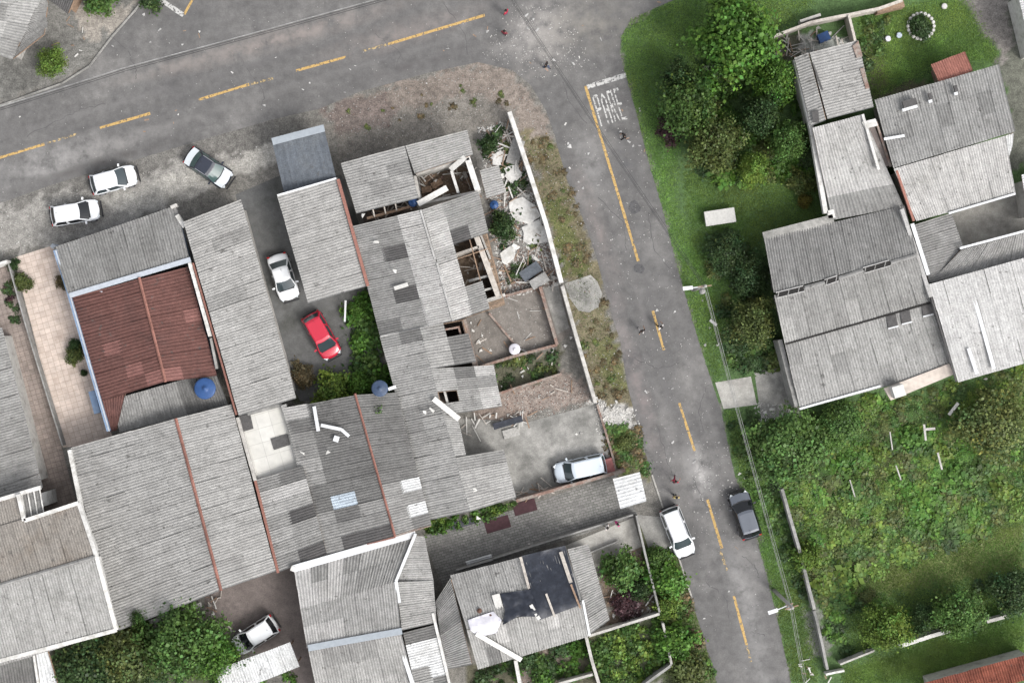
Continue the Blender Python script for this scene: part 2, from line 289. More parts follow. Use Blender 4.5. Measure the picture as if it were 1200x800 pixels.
# ---------------------------------------------------------------- ground
def axis(lo, hi, st): return np.concatenate([[-420, -200, -110], np.arange(lo, hi, st), [110, 200, 420]])
gx = axis(-50, 50.01, .3); gy = axis(-36, 36.01, .3)
X, Y = np.meshgrid(gx, gy); PX = X/S+600; PY = 400-Y/S
jx = PX+(fbm(X*1.3, Y*1.3)-.5)*26; jy = PY+(fbm(X*1.3+40, Y*1.3+40)-.5)*26
colr = np.zeros(X.shape+(3,)); colr[:] = (.14, .133, .12)
RIGHT = [(p[0], p[1]) for p in ST_R if p[1] < 850][::-1]
GRN = (.056, .108, .032)
zones = [
    (RIGHT+[(940, 900), (2000, 900), (2000, -300), (790, -300)], GRN, .9),
    ([(950, 560), (1200, 470), (1200, 660), (1010, 680), (970, 730)], (.066, .10, .032), .8),
    ([(0, 225), (320, 130), (330, 190), (60, 290), (-200, 330), (-200, 280)], (.25, .24, .222), .8),
    ([(20, 205), (180, 165), (320, 132), (330, 170), (250, 182), (110, 215), (0, 250)], (.105, .10, .092), .8),
    ([(110, 232), (200, 205), (330, 165), (335, 185), (230, 222), (150, 248)], (.30, .288, .262), .9),
    ([(376, 127), (560, 73), (600, 82), (640, 130), (655, 178), (700, 305), (690, 330), (668, 330), (600, 135), (560, 110), (480, 130), (400, 160)], (.17, .142, .122), .85),
    ([(380, 150), (560, 108), (600, 128), (600, 150), (560, 150), (410, 190)], (.15, .138, .122), .85),
    ([(372, 126), (450, 110), (470, 140), (400, 155)], (.115, .092, .084), .7),
    ([(610, 150), (648, 160), (700, 305), (737, 460), (745, 480), (700, 470), (662, 330)], (.12, .105, .062), .9),
    ([(640, 230), (665, 240), (690, 310), (660, 325)], (.085, .092, .035), .9),
    ([(690, 470), (740, 480), (752, 512), (700, 510)], (.36, .35, .33), .9),
    ([(700, 395), (722, 400), (735, 460), (705, 455)], (.10, .10, .045), .9),
    ([(710, 500), (748, 505), (765, 560), (725, 560)], (.10, .095, .05), .9),
    ([(745, 610), (795, 640), (850, 810), (790, 810), (750, 640)], (.075, .085, .034), .8),
    ([(560, 160), (600, 150), (650, 330), (590, 350), (560, 230)], (.20, .19, .175), .8),
    ([(585, 300), (640, 290), (650, 330), (590, 350)], (.15, .12, .105), .8),
    ([(555, 432), (655, 405), (660, 437), (588, 460)], (.062, .062, .034), .8),
    ([(583, 462), (665, 438), (697, 470), (600, 492)], (.215, .178, .155), .85),
    ([(560, 470), (600, 462), (620, 495), (550, 500)], (.21, .165, .14), .8),
    ([(405, 345), (432, 335), (462, 470), (340, 472), (330, 420), (345, 415), (350, 450), (400, 448)], (.05, .055, .026), .8),
    ([(60, 740), (280, 740), (280, 820), (60, 820)], (.05, .06, .025), .8),
    ([(690, 745), (778, 722), (790, 800), (700, 810)], (.045, .06, .022), .8),
    ([(545, 780), (690, 740), (705, 810), (545, 810)], (.065, .062, .035), .8),
    ([(608, 765), (650, 755), (660, 800), (600, 800)], (.15, .12, .105), .8),
    ([(700, 655), (750, 640), (775, 715), (715, 735)], (.12, .085, .06), .8),
    ([(500, 580), (520, 610), (605, 585), (605, 600), (500, 628)], (.05, .07, .02), .8),
    ([(1000, 15), (1130, -5), (1172, 75), (1020, 115)], (.058, .105, .032), .8),
    ([(1008, 50), (1034, 45), (1042, 100), (1090, 92), (1100, 110), (1020, 120)], (.082, .066, .05), .8),
    ([(1130, -10), (1185, -20), (1215, 60), (1215, 200), (1185, 200), (1172, 80)], (.12, .112, .105), .8),
    ([(1128, -10), (1172, -20), (1190, 40), (1175, 75)], (.22, .20, .19), .8),
    ([(905, 40), (945, 35), (945, 80), (912, 90)], (.06, .05, .045), .8),
    ([(935, 40), (1000, 40), (1000, 60), (940, 70)], (.3, .3, .29), .8),
    ([(1010, 670), (1110, 640), (1200, 610), (1200, 670), (1080, 690), (1020, 700)], (.12, .135, .052), .9),
    ([(980, 545), (1040, 525), (1060, 600), (1000, 620)], (.085, .085, .04), .8),
    ([(1040, 520), (1200, 510), (1200, 560), (1050, 600)], (.09, .105, .04), .8),
    ([(940, 640), (990, 640), (1010, 690), (980, 725), (955, 700)], (.07, .055, .035), .9),
    ([(1000, 780), (1200, 725), (1200, 780), (1080, 800)], (.105, .155, .054), .95),
    ([(938, 715), (962, 710), (975, 760), (955, 775)], (.17, .165, .155), .8),
    ([(-100, -100), (165, -100), (160, 10), (100, 80), (0, 122), (-100, 150)], (.145, .142, .132), .8),
    ([(85, 5), (160, 5), (130, 42), (95, 45)], (.26, .235, .205), .8),
    ([(0, 70), (45, 70), (50, 100), (0, 115)], (.095, .093, .086), .8),
]
for poly, c, a in zones:
    mk = inpoly(jx, jy, poly); colr[mk] = colr[mk]*(1-a)+np.array(c)*a
br = .72+.56*fbm(X*.45+9, Y*.45+2); colr *= br[..., None]
ny, nx = X.shape
verts = np.stack([X.ravel(), Y.ravel(), np.zeros(X.size)], 1)
ii = np.arange(ny*nx).reshape(ny, nx)
quads = np.stack([ii[:-1, :-1], ii[:-1, 1:], ii[1:, 1:], ii[1:, :-1]], -1).reshape(-1, 4)
def np_mesh(name, v, q, mats, attr=None, aname='tint', smooth=False):
    m = bpy.data.meshes.new(name); k = q.shape[1]
    m.vertices.add(len(v)); m.vertices.foreach_set('co', np.ascontiguousarray(v, np.float32).ravel())
    m.loops.add(q.size); m.loops.foreach_set('vertex_index', np.ascontiguousarray(q, np.int32).ravel())
    m.polygons.add(len(q)); m.polygons.foreach_set('loop_start', np.arange(0, q.size, k, dtype=np.int32))
    if smooth: m.polygons.foreach_set('use_smooth', np.ones(len(q), bool))
    if attr is not None:
        a = m.color_attributes.new(aname, 'FLOAT_COLOR', 'POINT')
        a.data.foreach_set('color', np.concatenate([attr, np.ones((len(attr), 1))], 1).astype(np.float32).ravel())
    for x in mats: m.materials.append(M[x])
    m.update(calc_edges=True); m.validate(); return m
g = ob('ground', np_mesh('ground', verts, quads, ['ground'], colr.reshape(-1, 3), 'zone')); g['kind'] = 'structure'

road = poly_sheet('road', ROAD, .012, 'asphalt')
def strip(name, a, b, w, z, material, parent):
    A = P(*a, z); B = P(*b, z); n = max(1, int((B-A).length/.6)); d = (B-A); p = Vector((-d.y, d.x, 0)).normalized()*w/2
    mb = MB(); q = [A+d*(i/n) for i in range(n+1)]; off = [p*random.uniform(.85, 1.12) for _ in q]
    for i in range(n): mb.quad(q[i]-off[i], q[i+1]-off[i+1], q[i+1]+off[i+1], q[i]+off[i])
    return mb.build(name, material, parent)
for a, b in [((-60, 203), (52, 169)), ((117, 150), (176, 133)), ((233, 117), (292, 99)), ((347, 83), (405, 67)), ((455, 52), (568, 18)),
             ((686, 101), (716, 200)), ((716, 200), (748, 306)), ((765, 364), (778, 410)), ((796, 472), (814, 528)), ((829, 585), (846, 642)), ((860, 698), (875, 755)), ((216, 17), (232, -12))]:
    strip('lane_dash', a, b, .21, .0165, 'yellow_paint', road)
for a, b in [((56, 168), (90, 157)), ((292, 99), (320, 92)), ((425, 60), (455, 52)), ((844, 645), (852, 668)), ((875, 755), (880, 775))]:
    strip('worn_lane_dash', a, b, .19, .0165, 'yellow_worn', road)
strip('stop_line', (688, 102), (734, 88), .42, .0168, 'white_paint', road)
strip('stop_line', (184, -3), (215, 18), .40, .0168, 'white_paint', road)
# PARE, elongated letters across the lane, read when driving up the street
U = (P(686, 101)-P(716, 200)).normalized(); R_ = Vector((U.y, -U.x, 0))
LET = {'P': [((0, 0), (0, 1)), ((0, 1), (1, 1)), ((1, 1), (1, .55)), ((1, .55), (0, .55))], 'A': [((0, 0), (0, .8)), ((0, .8), (.5, 1)), ((.5, 1), (1, .8)), ((1, .8), (1, 0)), ((0, .45), (1, .45))],
       'R': [((0, 0), (0, 1)), ((0, 1), (1, 1)), ((1, 1), (1, .55)), ((1, .55), (0, .55)), ((.35, .55), (1, 0))], 'E': [((0, 0), (0, 1)), ((0, 1), (1, 1)), ((0, .52), (.8, .52)), ((0, 0), (1, 0))]}
lw, lh = .33, 2.4
for k, ch in enumerate('PARE'):
    base = P(705+k*8.2, 147.5-k*2.6, .0172); mb = MB()
    for q, (p0, p1) in enumerate(LET[ch]):
        a = base+R_*(p0[0]*lw)+U*(p0[1]*lh); b = base+R_*(p1[0]*lw)+U*(p1[1]*lh); d = (b-a)
        vert = abs(d.dot(U)) > abs(d.dot(R_)); w = .11 if vert else .22; p = Vector((-d.y, d.x, 0)).normalized()*w/2; e = d.normalized()*.04
        zz = Vector((0, 0, .0006*q)); mb.quad(a-e-p+zz, b+e-p+zz, b+e+p+zz, a-e+p+zz)
    mb.build('painted_letter', 'white_paint', road)
for (x, y, rx, ry) in [(743, 243, .5, .55), (749, 315, .42, .4)]:
    c = P(x, y, .0158); mb = MB(); mb.v = [c+Vector((rx*math.cos(t)*random.uniform(.8, 1.15), ry*math.sin(t)*random.uniform(.8, 1.15), 0)) for t in np.linspace(0, 6.28, 14)[:-1]]
    mb.f = [tuple(range(13))]; mb.mi = [0]; mb.build('asphalt_patch', 'asphalt_patch', road)
for pts in [[(30, 160), (70, 140), (95, 128), (130, 120)], [(150, 60), (160, 82), (158, 95)], [(290, 80), (310, 110), (306, 128)], [(440, 40), (470, 62), (462, 85)], [(520, 5), (545, 40), (550, 70)], [(660, 95), (668, 120), (690, 150)], [(700, 230), (730, 260), (735, 300)], [(760, 250), (765, 290), (790, 320)], [(745, 420), (770, 432), (800, 425)], [(770, 500), (782, 540), (790, 560)], [(812, 560), (824, 588), (836, 600)], [(830, 450), (818, 480), (826, 510)], [(870, 650), (885, 662), (890, 680)], [(826, 680), (850, 700), (856, 730)], [(880, 740), (900, 745)], [(130, 42), (150, 60)]]:
    Q = []
    for (ax, ay), (bx, by) in zip(pts, pts[1:]):
        for k in range(7): Q.append((ax+(bx-ax)*k/7+random.uniform(-1.3, 1.3), ay+(by-ay)*k/7+random.uniform(-1.3, 1.3)))
    mb = MB(); W_ = [random.uniform(.008, .028) for _ in Q]; V = [P(x, y, .0142) for x, y in Q]
    for i in range(len(V)-1):
        d = V[i+1]-V[i]; p = Vector((-d.y, d.x, 0)).normalized(); mb.quad(V[i]-p*W_[i], V[i+1]-p*W_[i+1], V[i+1]+p*W_[i+1], V[i]+p*W_[i])
    mb.build('crack', 'crack', road)
# yards, pavements
poly_sheet('driveway', [(276, 228), (330, 205), (400, 205), (420, 260), (455, 460), (352, 470), (342, 452)], .014, 'asphalt_yard')
poly_sheet('pavement_cream', [(16, 302), (64, 287), (132, 512), (118, 520), (74, 524)], .02, 'pave_cream')
poly_sheet('alley', [(-30, 322), (8, 307), (72, 522), (92, 600), (40, 610), (-20, 380)], .016, 'pave_alley')
poly_sheet('yard_brown', [(240, 695), (345, 655), (372, 830), (340, 830), (330, 760), (270, 770), (240, 745)], .016, 'pave_brown')
poly_sheet('concrete_yard', [(535, 490), (620, 494), (698, 473), (722, 556), (605, 588), (540, 545)], .016, 'concrete')
poly_sheet('paved_court', [(495, 628), (605, 596), (722, 556), (748, 604), (640, 640), (520, 690)], .016, 'paver')
poly_sheet('patio', [(636, 650), (742, 606), (752, 640), (690, 668)], .020, 'concrete_pale')
poly_sheet('driveway_apron', [(746, 603), (782, 606), (797, 650), (760, 642)], .018, 'concrete')
poly_sheet('kerb_apron', [(662, 332), (692, 322), (700, 330), (706, 344), (701, 360), (690, 366), (678, 364), (668, 350)], .016, 'concrete')
poly_sheet('crossing_pad', [(838, 448), (880, 441), (887, 474), (848, 479)], .016, 'concrete_pale')
poly_sheet('side_yard', [(884, 436), (912, 430), (922, 440), (940, 488), (892, 490)], .018, 'concrete')
poly_sheet('rear_court', [(1112, 252), (1230, 212), (1230, 275), (1126, 294)], .018, 'concrete_pale')
poly_sheet('foundation_slab', [(545, 374), (586, 348), (634, 336), (655, 333), (669, 388), (654, 404), (558, 430)], .022, 'concrete_brown')
poly_sheet('slab_strip', [(637, 338), (654, 334), (667, 384), (653, 392)], .03, 'concrete')
poly_sheet('house_floor', [(488, 206), (552, 188), (562, 224), (492, 240)], .03, 'floor_brown')

# kerb stones along two edges
def kerb(pts, z=.13, col='concrete'):
    P3 = [P(*p) for p in pts]; root = thing('kerb', None, None); root['kind'] = 'structure'
    for a, b in zip(P3, P3[1:]):
        n = max(1, round((b-a).length/1.0)); d = (b-a)/n
        for i in range(n):
            mb = MB(); p0 = a+d*i+d.normalized()*.012; p1 = a+d*(i+1)-d.normalized()*.012; h = z+random.uniform(-.02, .01)
            mb.bar(p0+Vector((0, 0, h)), p1+Vector((0, 0, h)), .13, h+.05); mb.build('kerb_stone', col, root)
kerb([(168, 0), (159, 12), (131, 44), (105, 78), (73, 98), (0, 124), (-40, 136)])
kerb([(764, 556), (780, 604), (795, 652), (812, 704)], .10, 'concrete_pale')

# ---------------------------------------------------------------- buildings: corrugated sheets laid one by one over purlins and walls
def face(bld, a, b, c, d, zr, ze, m='fibre_mid', rows=None, cols=None, skip=(), over=None, sw=1.05, slen=1.75, pitch=.20, amp=.042,
         wall='plaster', slip=.012, floor=None, lift=0., walls=True, ridge_row=None, sub=4, inset=.62):
    """a-b ridge edge, d-c eave edge (photo pixels); returns the roof part"""
    A, B, C, D = P(*a, zr), P(*b, zr), P(*c, ze), P(*d, ze); org = wl(bld)
    nw = cols or max(1, round((B-A).length/sw)); nl = rows or max(1, round(((D-A).length+(C-B).length)/2/slen))
    def bil(u, v): return (A*(1-u)+B*u)*(1-v)+(D*(1-u)+C*u)*v
    nrm = (B-A).cross(D-A).normalized()
    if nrm.z < 0: nrm = -nrm
    # purlins and rafters = the roof part
    mb = MB()
    for j in range(nl+1):
        v = min(.985, max(.015, j/nl)); mb.bar(bil(.01, v)-nrm*.06, bil(.99, v)-nrm*.06, .07, .09)
    nr = max(2, nw//3)
    for i in range(nr+1):
        u = .015+.97*i/nr; mb.bar(bil(u, .02)-nrm*.155, bil(u, .98)-nrm*.155, .06, .11)
    roof = mb.build('roof', 'timber', bld)
    wid = (B-A).length; ln = ((D-A).length+(C-B).length)/2; over = over or {}
    for i in range(nw):
        for j in range(nl):
            if (i, j) in skip: continue
            u0, u1 = i/nw, (i+1)/nw; v0 = j/nl; v1 = min(1.02, (j+1)/nl+.13/ln)
            s0 = random.uniform(-slip, slip)/ln; v0 += s0; v1 += s0
            waves = max(2, round(wid/nw/pitch)); K = waves*sub+1
            vs = []; uv = []; du = random.uniform(-.002, .002)
            zt = random.uniform(-.004, .004); zb = .012+random.uniform(-.003, .006); ph = 0
            for jj, v in enumerate((v0, v1)):
                for kk in range(K):
                    t = kk/(K-1); u = u0+(u1-u0)*t+du
                    p = bil(u, v)+nrm*(amp*math.cos(2*math.pi*waves*t+ph)+(zb if jj else zt)+lift)
                    vs.append(p-org); uv.append((u*wid, v*ln))
            fs = [(kk, kk+1, K+kk+1, K+kk) for kk in range(K-1)]
            if (B-A).cross(D-A).z < 0: fs = [f for f in fs]
            else: fs = [f[::-1] for f in fs]
            fs = [f[::-1] for f in fs]
            mm = over.get((i, j)) or (ridge_row if (ridge_row and j == 0) else m)
            msh = me('roof_sheet', vs, fs, [mm], True)
            ul = msh.uv_layers.new(name='UVMap'); ul.data.foreach_set('uv', [c for f in fs for q in f for c in uv[q]])
            ob('roof_sheet', msh, roof)
    if walls:
        mb = MB(); cen = (A+B+C+D)/4
        def ins(p, q): w = Vector((cen.x-p.x, cen.y-p.y, 0)); return p+w.normalized()*q
        o1 = [ins(p, inset) for p in (A, B, C, D)]; o2 = [ins(p, inset+.2) for p in (A, B, C, D)]
        for k in range(4):
            q = (k+1) % 4; t = Vector((0, 0, .2))
            def g(p, s=0.): return Vector((p.x, p.y, s))
            lo = [g(o1[k]), g(o1[q]), g(o2[q]), g(o2[k])]; hi = [o1[k]-t, o1[q]-t, o2[q]-t, o2[k]-t]
            if (lo[1]-lo[0]).cross(lo[3]-lo[0]).z < 0: lo.reverse(); hi.reverse()
            mb.hexa(lo, hi)
        mb.build('wall', wall, bld)
    if floor:
        mb = MB(); v = [Vector((p.x, p.y, .035)) for p in (A, B, C, D)]
        if (v[1]-v[0]).cross(v[3]-v[0]).z < 0: v.reverse()
        mb.quad(*v); mb.build('floor', floor, bld)
    return roof
def ridge(bld, p, q, z, m='ridge_red', w=.24, seg=1.0):
    A, B = P(*p, z), P(*q, z); n = max(1, round((B-A).length/seg)); d = (B-A)/n; s = Vector((-d.y, d.x, 0)).normalized()*w/2; h = Vector((0, 0, .07))
    for i in range(n):
        a = A+d*i; b = A+d*(i+1.04); e = random.uniform(0, .012)*Vector((0, 0, 1)); mb = MB(); t = Vector((0, 0, .03))
        mb.quad(a-s+e, b-s+e+t, b+h+e+t, a+h+e); mb.quad(a+h+e, b+h+e+t, b+s+e+t, a+s+e)
        mb.quad(a-s+e, a+h+e, a+s+e, a+e-h*.2); mb.build('ridge_cap', m, bld)
def rim(bld, name, pts, z, w, h, m):
    for p, q in zip(pts, pts[1:]):
        za, zb = (z if isinstance(z, (int, float)) else z[0]), (z if isinstance(z, (int, float)) else z[1])
        mb = MB(); mb.bar(P(*p, za), P(*q, zb), w, h); mb.build(name, m, bld)
def house(label, cen, cat='house', name='house'): return thing(name, label, cat, P(*cen))

# big house with a red ridge
h = house('wide pale grey gable roofed house with straight red ridge, beside the cream pavement', (200, 600))
face(h, (206, 490), (259, 691), (141, 738), (82, 525), 4.3, 3.2, 'fibre_light', wall='wall_grey')
face(h, (206, 490), (259, 691), (322, 669), (270, 474), 4.3, 3.4, 'fibre_light', wall='wall_grey')
ridge(h, (206, 490), (259, 691), 4.36)
rim(h, 'eave_beam', [(175, 729), (236, 708)], 3.0, .35, .12, 'concrete')
rim(h, 'parapet', [(81, 527), (96, 600)], 3.5, .28, .5, 'plaster_white')

# two storey house with white fascias
h = house('two storey house with brownish corrugated roof framed by bright white fascias', (40, 680))
face(h, (-60, 703), (111, 652), (92, 590), (-78, 641), 6.9, 6.1, 'fibre_brown', wall='plaster_white')
face(h, (-60, 703), (111, 652), (135, 737), (-36, 789), 6.9, 5.9, 'fibre_light', wall='plaster_white')
face(h, (-50, 633), (27, 611), (20, 580), (-58, 602), 6.0, 5.7, 'fibre_brown', wall='plaster_white', rows=1)
face(h, (28, 609), (50, 602), (46, 571), (21, 578), 5.7, 5.4, 'sheet_slate', wall='plaster_white', rows=1, over={(0, 0): 'fibre_mid', (1, 0): 'fibre_mid'})
ridge(h, (-60, 703), (111, 652), 6.95, 'fibre_mid', .26)
for pts, z in [([(-58, 602), (0, 585), (47, 571)], 5.85), ([(21, 579), (28, 610), (92, 589)], 6.22), ([(92, 589), (113, 652)], (6.2, 7.0)), ([(113, 652), (136, 738)], (7.0, 6.0)), ([(136, 738), (0, 774), (-36, 785)], 6.02)]:
    rim(h, 'fascia', pts, z, .30, .28, 'plaster_white')
for k in range(4): rim(h, 'roof_rib', [(25+k*7, 577-k*2), (30+k*7, 606-k*2)], 5.74, .09, .05, 'plaster_white')
h = house('low shed with dark grey roof and white strip against the white-fascia house', (20, 800), 'shed', 'shed')
face(h, (-40, 785), (40, 764), (48, 815), (-30, 835), 3.4, 3.0, 'fibre_dark', walls=True)
face(h, (42, 764), (55, 760), (70, 810), (50, 815), 3.5, 3.3, 'sheet_white', rows=1, walls=False)
rim(h, 'fascia', [(39, 765), (46, 812)], 3.6, .16, .2, 'plaster_white')

# roof along the left border
h = house('narrow house end with dark grey corrugated roof bordering the brown alley', (0, 480))
face(h, (-70, 404), (-20, 592), (49, 571), (1, 384), 4.4, 3.0, 'fibre_mid', wall='plaster')

# blue house
h = house('blue trimmed house with grey front roof and dark red back roof', (160, 390))
face(h, (222, 303), (80, 344), (63, 291), (207, 242), 4.0, 3.0, 'fibre_mid', wall='plaster_blue')
face(h, (163, 327), (194, 447), (119, 470), (85, 348), 4.1, 3.1, 'red_sheet', pitch=.25, amp=.04, sw=1.0, slen=1.45, wall='plaster_blue', over={(4, 2): 'pink_sheet', (6, 1): 'pink_sheet', (7, 0): 'pink_sheet'})
face(h, (163, 327), (194, 447), (253, 440), (219, 313), 4.1, 3.2, 'red_sheet', pitch=.25, amp=.04, sw=1.0, slen=1.45, wall='plaster_blue', over={(3, 2): 'pink_sheet', (7, 0): 'pink_sheet'})
face(h, (120, 468), (147, 461), (137, 503), (129, 505), 3.15, 2.9, 'red_sheet', pitch=.25, amp=.04, sw=1.0, slen=1.45, walls=False)
face(h, (132, 468), (252, 434), (268, 474), (140, 506), 3.05, 2.75, 'fibre_mid', wall='plaster', over={(k, j): 'fibre_dark' for k in range(5, 9) for j in range(3)})
ridge(h, (163, 325), (194, 447), 4.2, 'ridge_red', .22)
rim(h, 'gutter', [(82, 346), (223, 304)], 4.12, .38, .16, 'plaster_paleblue')
rim(h, 'parapet', [(64, 293), (81, 346), (127, 505)], 3.3, .26, 3.25, 'plaster_blue')
rim(h, 'parapet_cap', [(65, 293), (82, 346), (128, 505)], 3.35, .12, .05, 'plaster_paleblue')
rim(h, 'parapet', [(222, 308), (246, 394)], 4.0, .26, .8, 'plaster_white')
rim(h, 'parapet', [(247, 396), (254, 432)], 3.6, .2, .6, 'concrete')
rim(h, 'fascia', [(226, 308), (277, 486)], 3.9, .14, .3, 'ridge_red')
rim(h, 'wall_box', [(107, 458), (114, 484)], 1.5, .5, 1.4, 'plaster_blue')

# long roof
h = house('long narrow building with pale grey roof between the blue house and the driveway', (280, 360), 'building', 'building')
face(h, (215, 260), (280, 487), (346, 467), (281, 234), 4.0, 3.0, 'fibre_light', wall='plaster', over={(2, 1): 'fibre_mid', (2, 2): 'fibre_mid', (6, 0): 'fibre_mid', (6, 1): 'fibre_mid'})
rim(h, 'parapet_stub', [(207, 252), (216, 266)], 3.4, .3, .6, 'plaster_white')
rim(h, 'parapet_stub', [(200, 243), (207, 240)], 3.3, .25, .5, 'plaster')

# garage and pale roof on the driveway
h = house('small garage with dark slate metal roof at the avenue', (355, 185), 'garage', 'garage')
face(h, (318, 163), (379, 147), (394, 208), (333, 226), 3.2, 2.8, 'sheet_slate', pitch=.4, amp=.012, wall='wall_grey', cols=5, rows=1, slip=0)
rim(h, 'flashing', [(319, 166), (380, 150)], 3.27, .55, .05, 'metal_blue')
h = house('building with pale grey roof and red right edge beside the driveway cars', (378, 280), 'building', 'building')
face(h, (325, 230), (361, 355), (430, 335), (394, 209), 3.9, 3.1, 'fibre_light', wall='plaster', lift=0)
rim(h, 'fascia', [(396, 210), (431, 335)], 3.3, .24, .3, 'ridge_red')
rim(h, 'flashing', [(325, 229), (394, 209)], (4.0, 3.22), .14, .08, 'metal_white')

# storm damaged house (upper)
h = house('storm damaged house with roof torn open over brown rooms, beside the rubble yard', (500, 290))
face(h, (474, 171), (491, 232), (419, 250), (401, 191), 4.0, 3.1, 'fibre_light', wall='plaster', over={(1, 0): 'fibre_mid', (2, 1): 'fibre_mid'})
face(h, (475, 171), (486, 204), (553, 182), (546, 153), 4.0, 3.2, 'fibre_light', wall='plaster', walls=False)
face(h, (494, 246), (531, 376), (447, 394), (414, 265), 4.2, 3.1, 'fibre_mid', wall='plaster', ridge_row='fibre_pale', over={(2, 1): 'fibre_patch', (5, 1): 'fibre_patch', (7, 2): 'fibre_dark', (1, 2): 'fibre_light'}, rows=3)
face(h, (495, 246), (532, 376), (592, 356), (559, 224), 4.2, 3.1, 'fibre_mid', wall='plaster', ridge_row='fibre_pale', rows=3, cols=8, walls=False,
     skip={(3, 1), (3, 2), (4, 1), (4, 2), (5, 1), (5, 2), (6, 2), (7, 2)}, over={(2, 1): 'fibre_patch', (0, 0): 'fibre_light', (3, 0): 'fibre_light'}, floor='floor_brown')
rim(h, 'partition_wall', [(520, 303), (561, 289)], 2.9, .18, 2.85, 'timber_pale')
rim(h, 'partition_wall', [(549, 329), (576, 322)], 2.5, .16, 2.4, 'wall_grey')
rim(h, 'partition_wall', [(556, 343), (582, 336)], 2.5, .16, 2.4, 'plaster')
rim(h, 'outer_wall', [(557, 273), (584, 347)], 2.9, .42, 2.85, 'timber_pale')
rim(h, 'outer_wall', [(563, 274), (574, 302)], 2.4, .16, 2.35, 'plaster')
rim(h, 'outer_wall', [(546, 180), (560, 223)], 3.0, .45, 2.95, 'plaster_white')
rim(h, 'outer_wall', [(488, 240), (561, 224)], 2.8, .2, 2.75, 'plaster')
rim(h, 'partition_wall', [(529, 200), (537, 226)], 2.6, .22, 2.55, 'plaster_white')
rim(h, 'outer_wall', [(486, 206), (493, 238)], 3.0, .2, 2.95, 'plaster')
rim(h, 'outer_wall', [(487, 203), (550, 186)], 3.0, .18, 2.95, 'plaster')
rim(h, 'outer_wall', [(561, 355), (592, 345)], 2.6, .22, 2.55, 'plaster')
for t in (437, 450, 463): rim(h, 'beam', [(t, 247-(t-430)*.28), (t+2, 256-(t-430)*.28)], 3.0, .1, .12, 'timber_pale')
rim(h, 'lintel', [(430, 256), (485, 241)], 2.8, .2, .25, 'timber')
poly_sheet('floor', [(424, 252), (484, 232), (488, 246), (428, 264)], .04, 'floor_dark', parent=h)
rim(h, 'flashing_flap', [(507, 302), (522, 298)], 4.1, .2, .06, 'wall_grey')
for px, py, w2, l2 in [(512, 215, .9, .5), (548, 212, .5, .3), (545, 205, .3, .5), (553, 215, .4, .3), (500, 222, .8, .5), (568, 312, .9, .6), (555, 305, .8, .4)]:
    mb = MB(); mb.box(P(px, py, .45)-Vector((0, 0, .22)), w2, l2, .45, random.uniform(0, 3)); mb.build('furniture', random.choice(['timber', 'floor_brown', 'plaster']), h)
mb = MB(); mb.box(P(562, 341, .5)-Vector((0, 0, .25)), .8, .5, .5, .3); tag(mb.build('cabinet', 'red_cloth', None, origin=P(562, 341)), 'small red cabinet left in the roofless room', 'cabinet')
rim(h, 'ridge_cap', [(493, 246), (510, 304)], 4.28, .16, .05, 'fibre_pale'); rim(h, 'ridge_cap', [(512, 308), (531, 376)], 4.28, .16, .05, 'fibre_pale')

# lower long roof
h = house('long L-shaped house with pale grey roof and a dark hole under a fallen plank', (520, 490))
face(h, (492, 384), (551, 599), (505, 609), (446, 394), 3.9, 3.1, 'fibre_light', wall='plaster', cols=15, over={(6, 0): 'fibre_mid', (6, 1): 'fibre_mid', (0, 0): 'fibre_dark', (0, 1): 'fibre_mid', (7, 1): 'fibre_mid'})
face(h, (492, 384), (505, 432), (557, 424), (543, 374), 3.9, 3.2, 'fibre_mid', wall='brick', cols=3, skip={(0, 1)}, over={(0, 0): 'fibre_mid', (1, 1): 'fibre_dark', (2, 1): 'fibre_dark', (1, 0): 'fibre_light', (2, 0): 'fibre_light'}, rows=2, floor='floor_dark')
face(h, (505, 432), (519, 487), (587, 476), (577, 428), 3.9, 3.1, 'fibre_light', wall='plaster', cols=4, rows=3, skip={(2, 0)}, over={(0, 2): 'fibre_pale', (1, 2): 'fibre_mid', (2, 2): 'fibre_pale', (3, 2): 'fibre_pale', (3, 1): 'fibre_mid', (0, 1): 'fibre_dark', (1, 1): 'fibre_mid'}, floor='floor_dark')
face(h, (519, 486), (533, 535), (546, 533), (536, 488), 3.9, 3.6, 'fibre_light', rows=1, walls=False)
face(h, (533, 536), (551, 599), (604, 583), (589, 527), 3.9, 3.1, 'fibre_light', wall='plaster', over={(0, 0): 'fibre_mid', (0, 1): 'fibre_mid'})
rim(h, 'brick_wall', [(543, 374), (557, 430)], 2.9, .35, 2.9, 'brick')
rim(h, 'fascia', [(446, 394), (514, 379)], (3.2, 3.98), .12, .1, 'fibre_pale')

# house with red ridge and white terrace
h = house('dark grey roofed house with thin red ridge next to a white terrace', (400, 560))
face(h, (416, 463), (463, 628), (377, 651), (333, 478), 4.2, 3.2, 'fibre_dark', wall='plaster', cols=11, over={(7, 1): 'sheet_blue', (10, 1): 'fibre_patch', (10, 0): 'fibre_patch', (9, 2): 'fibre_mid', (9, 1): 'fibre_mid', (8, 2): 'fibre_mid', (8, 0): 'fibre_mid', (9, 0): 'fibre_mid', (10, 2): 'fibre_mid', (0, 2): 'fibre_pale', (2, 2): 'fibre_mid', (3, 2): 'fibre_mid', (4, 2): 'fibre_light', (5, 2): 'fibre_mid'}, rows=3)
face(h, (416, 463), (463, 628), (505, 615), (464, 460), 4.2, 3.4, 'fibre_dark', wall='plaster', cols=11, rows=2, over={(7, 1): 'sheet_white', (9, 1): 'sheet_white', (7, 0): 'fibre_mid', (8, 0): 'fibre_mid', (9, 0): 'fibre_mid', (8, 1): 'fibre_mid', (10, 0): 'fibre_mid'})
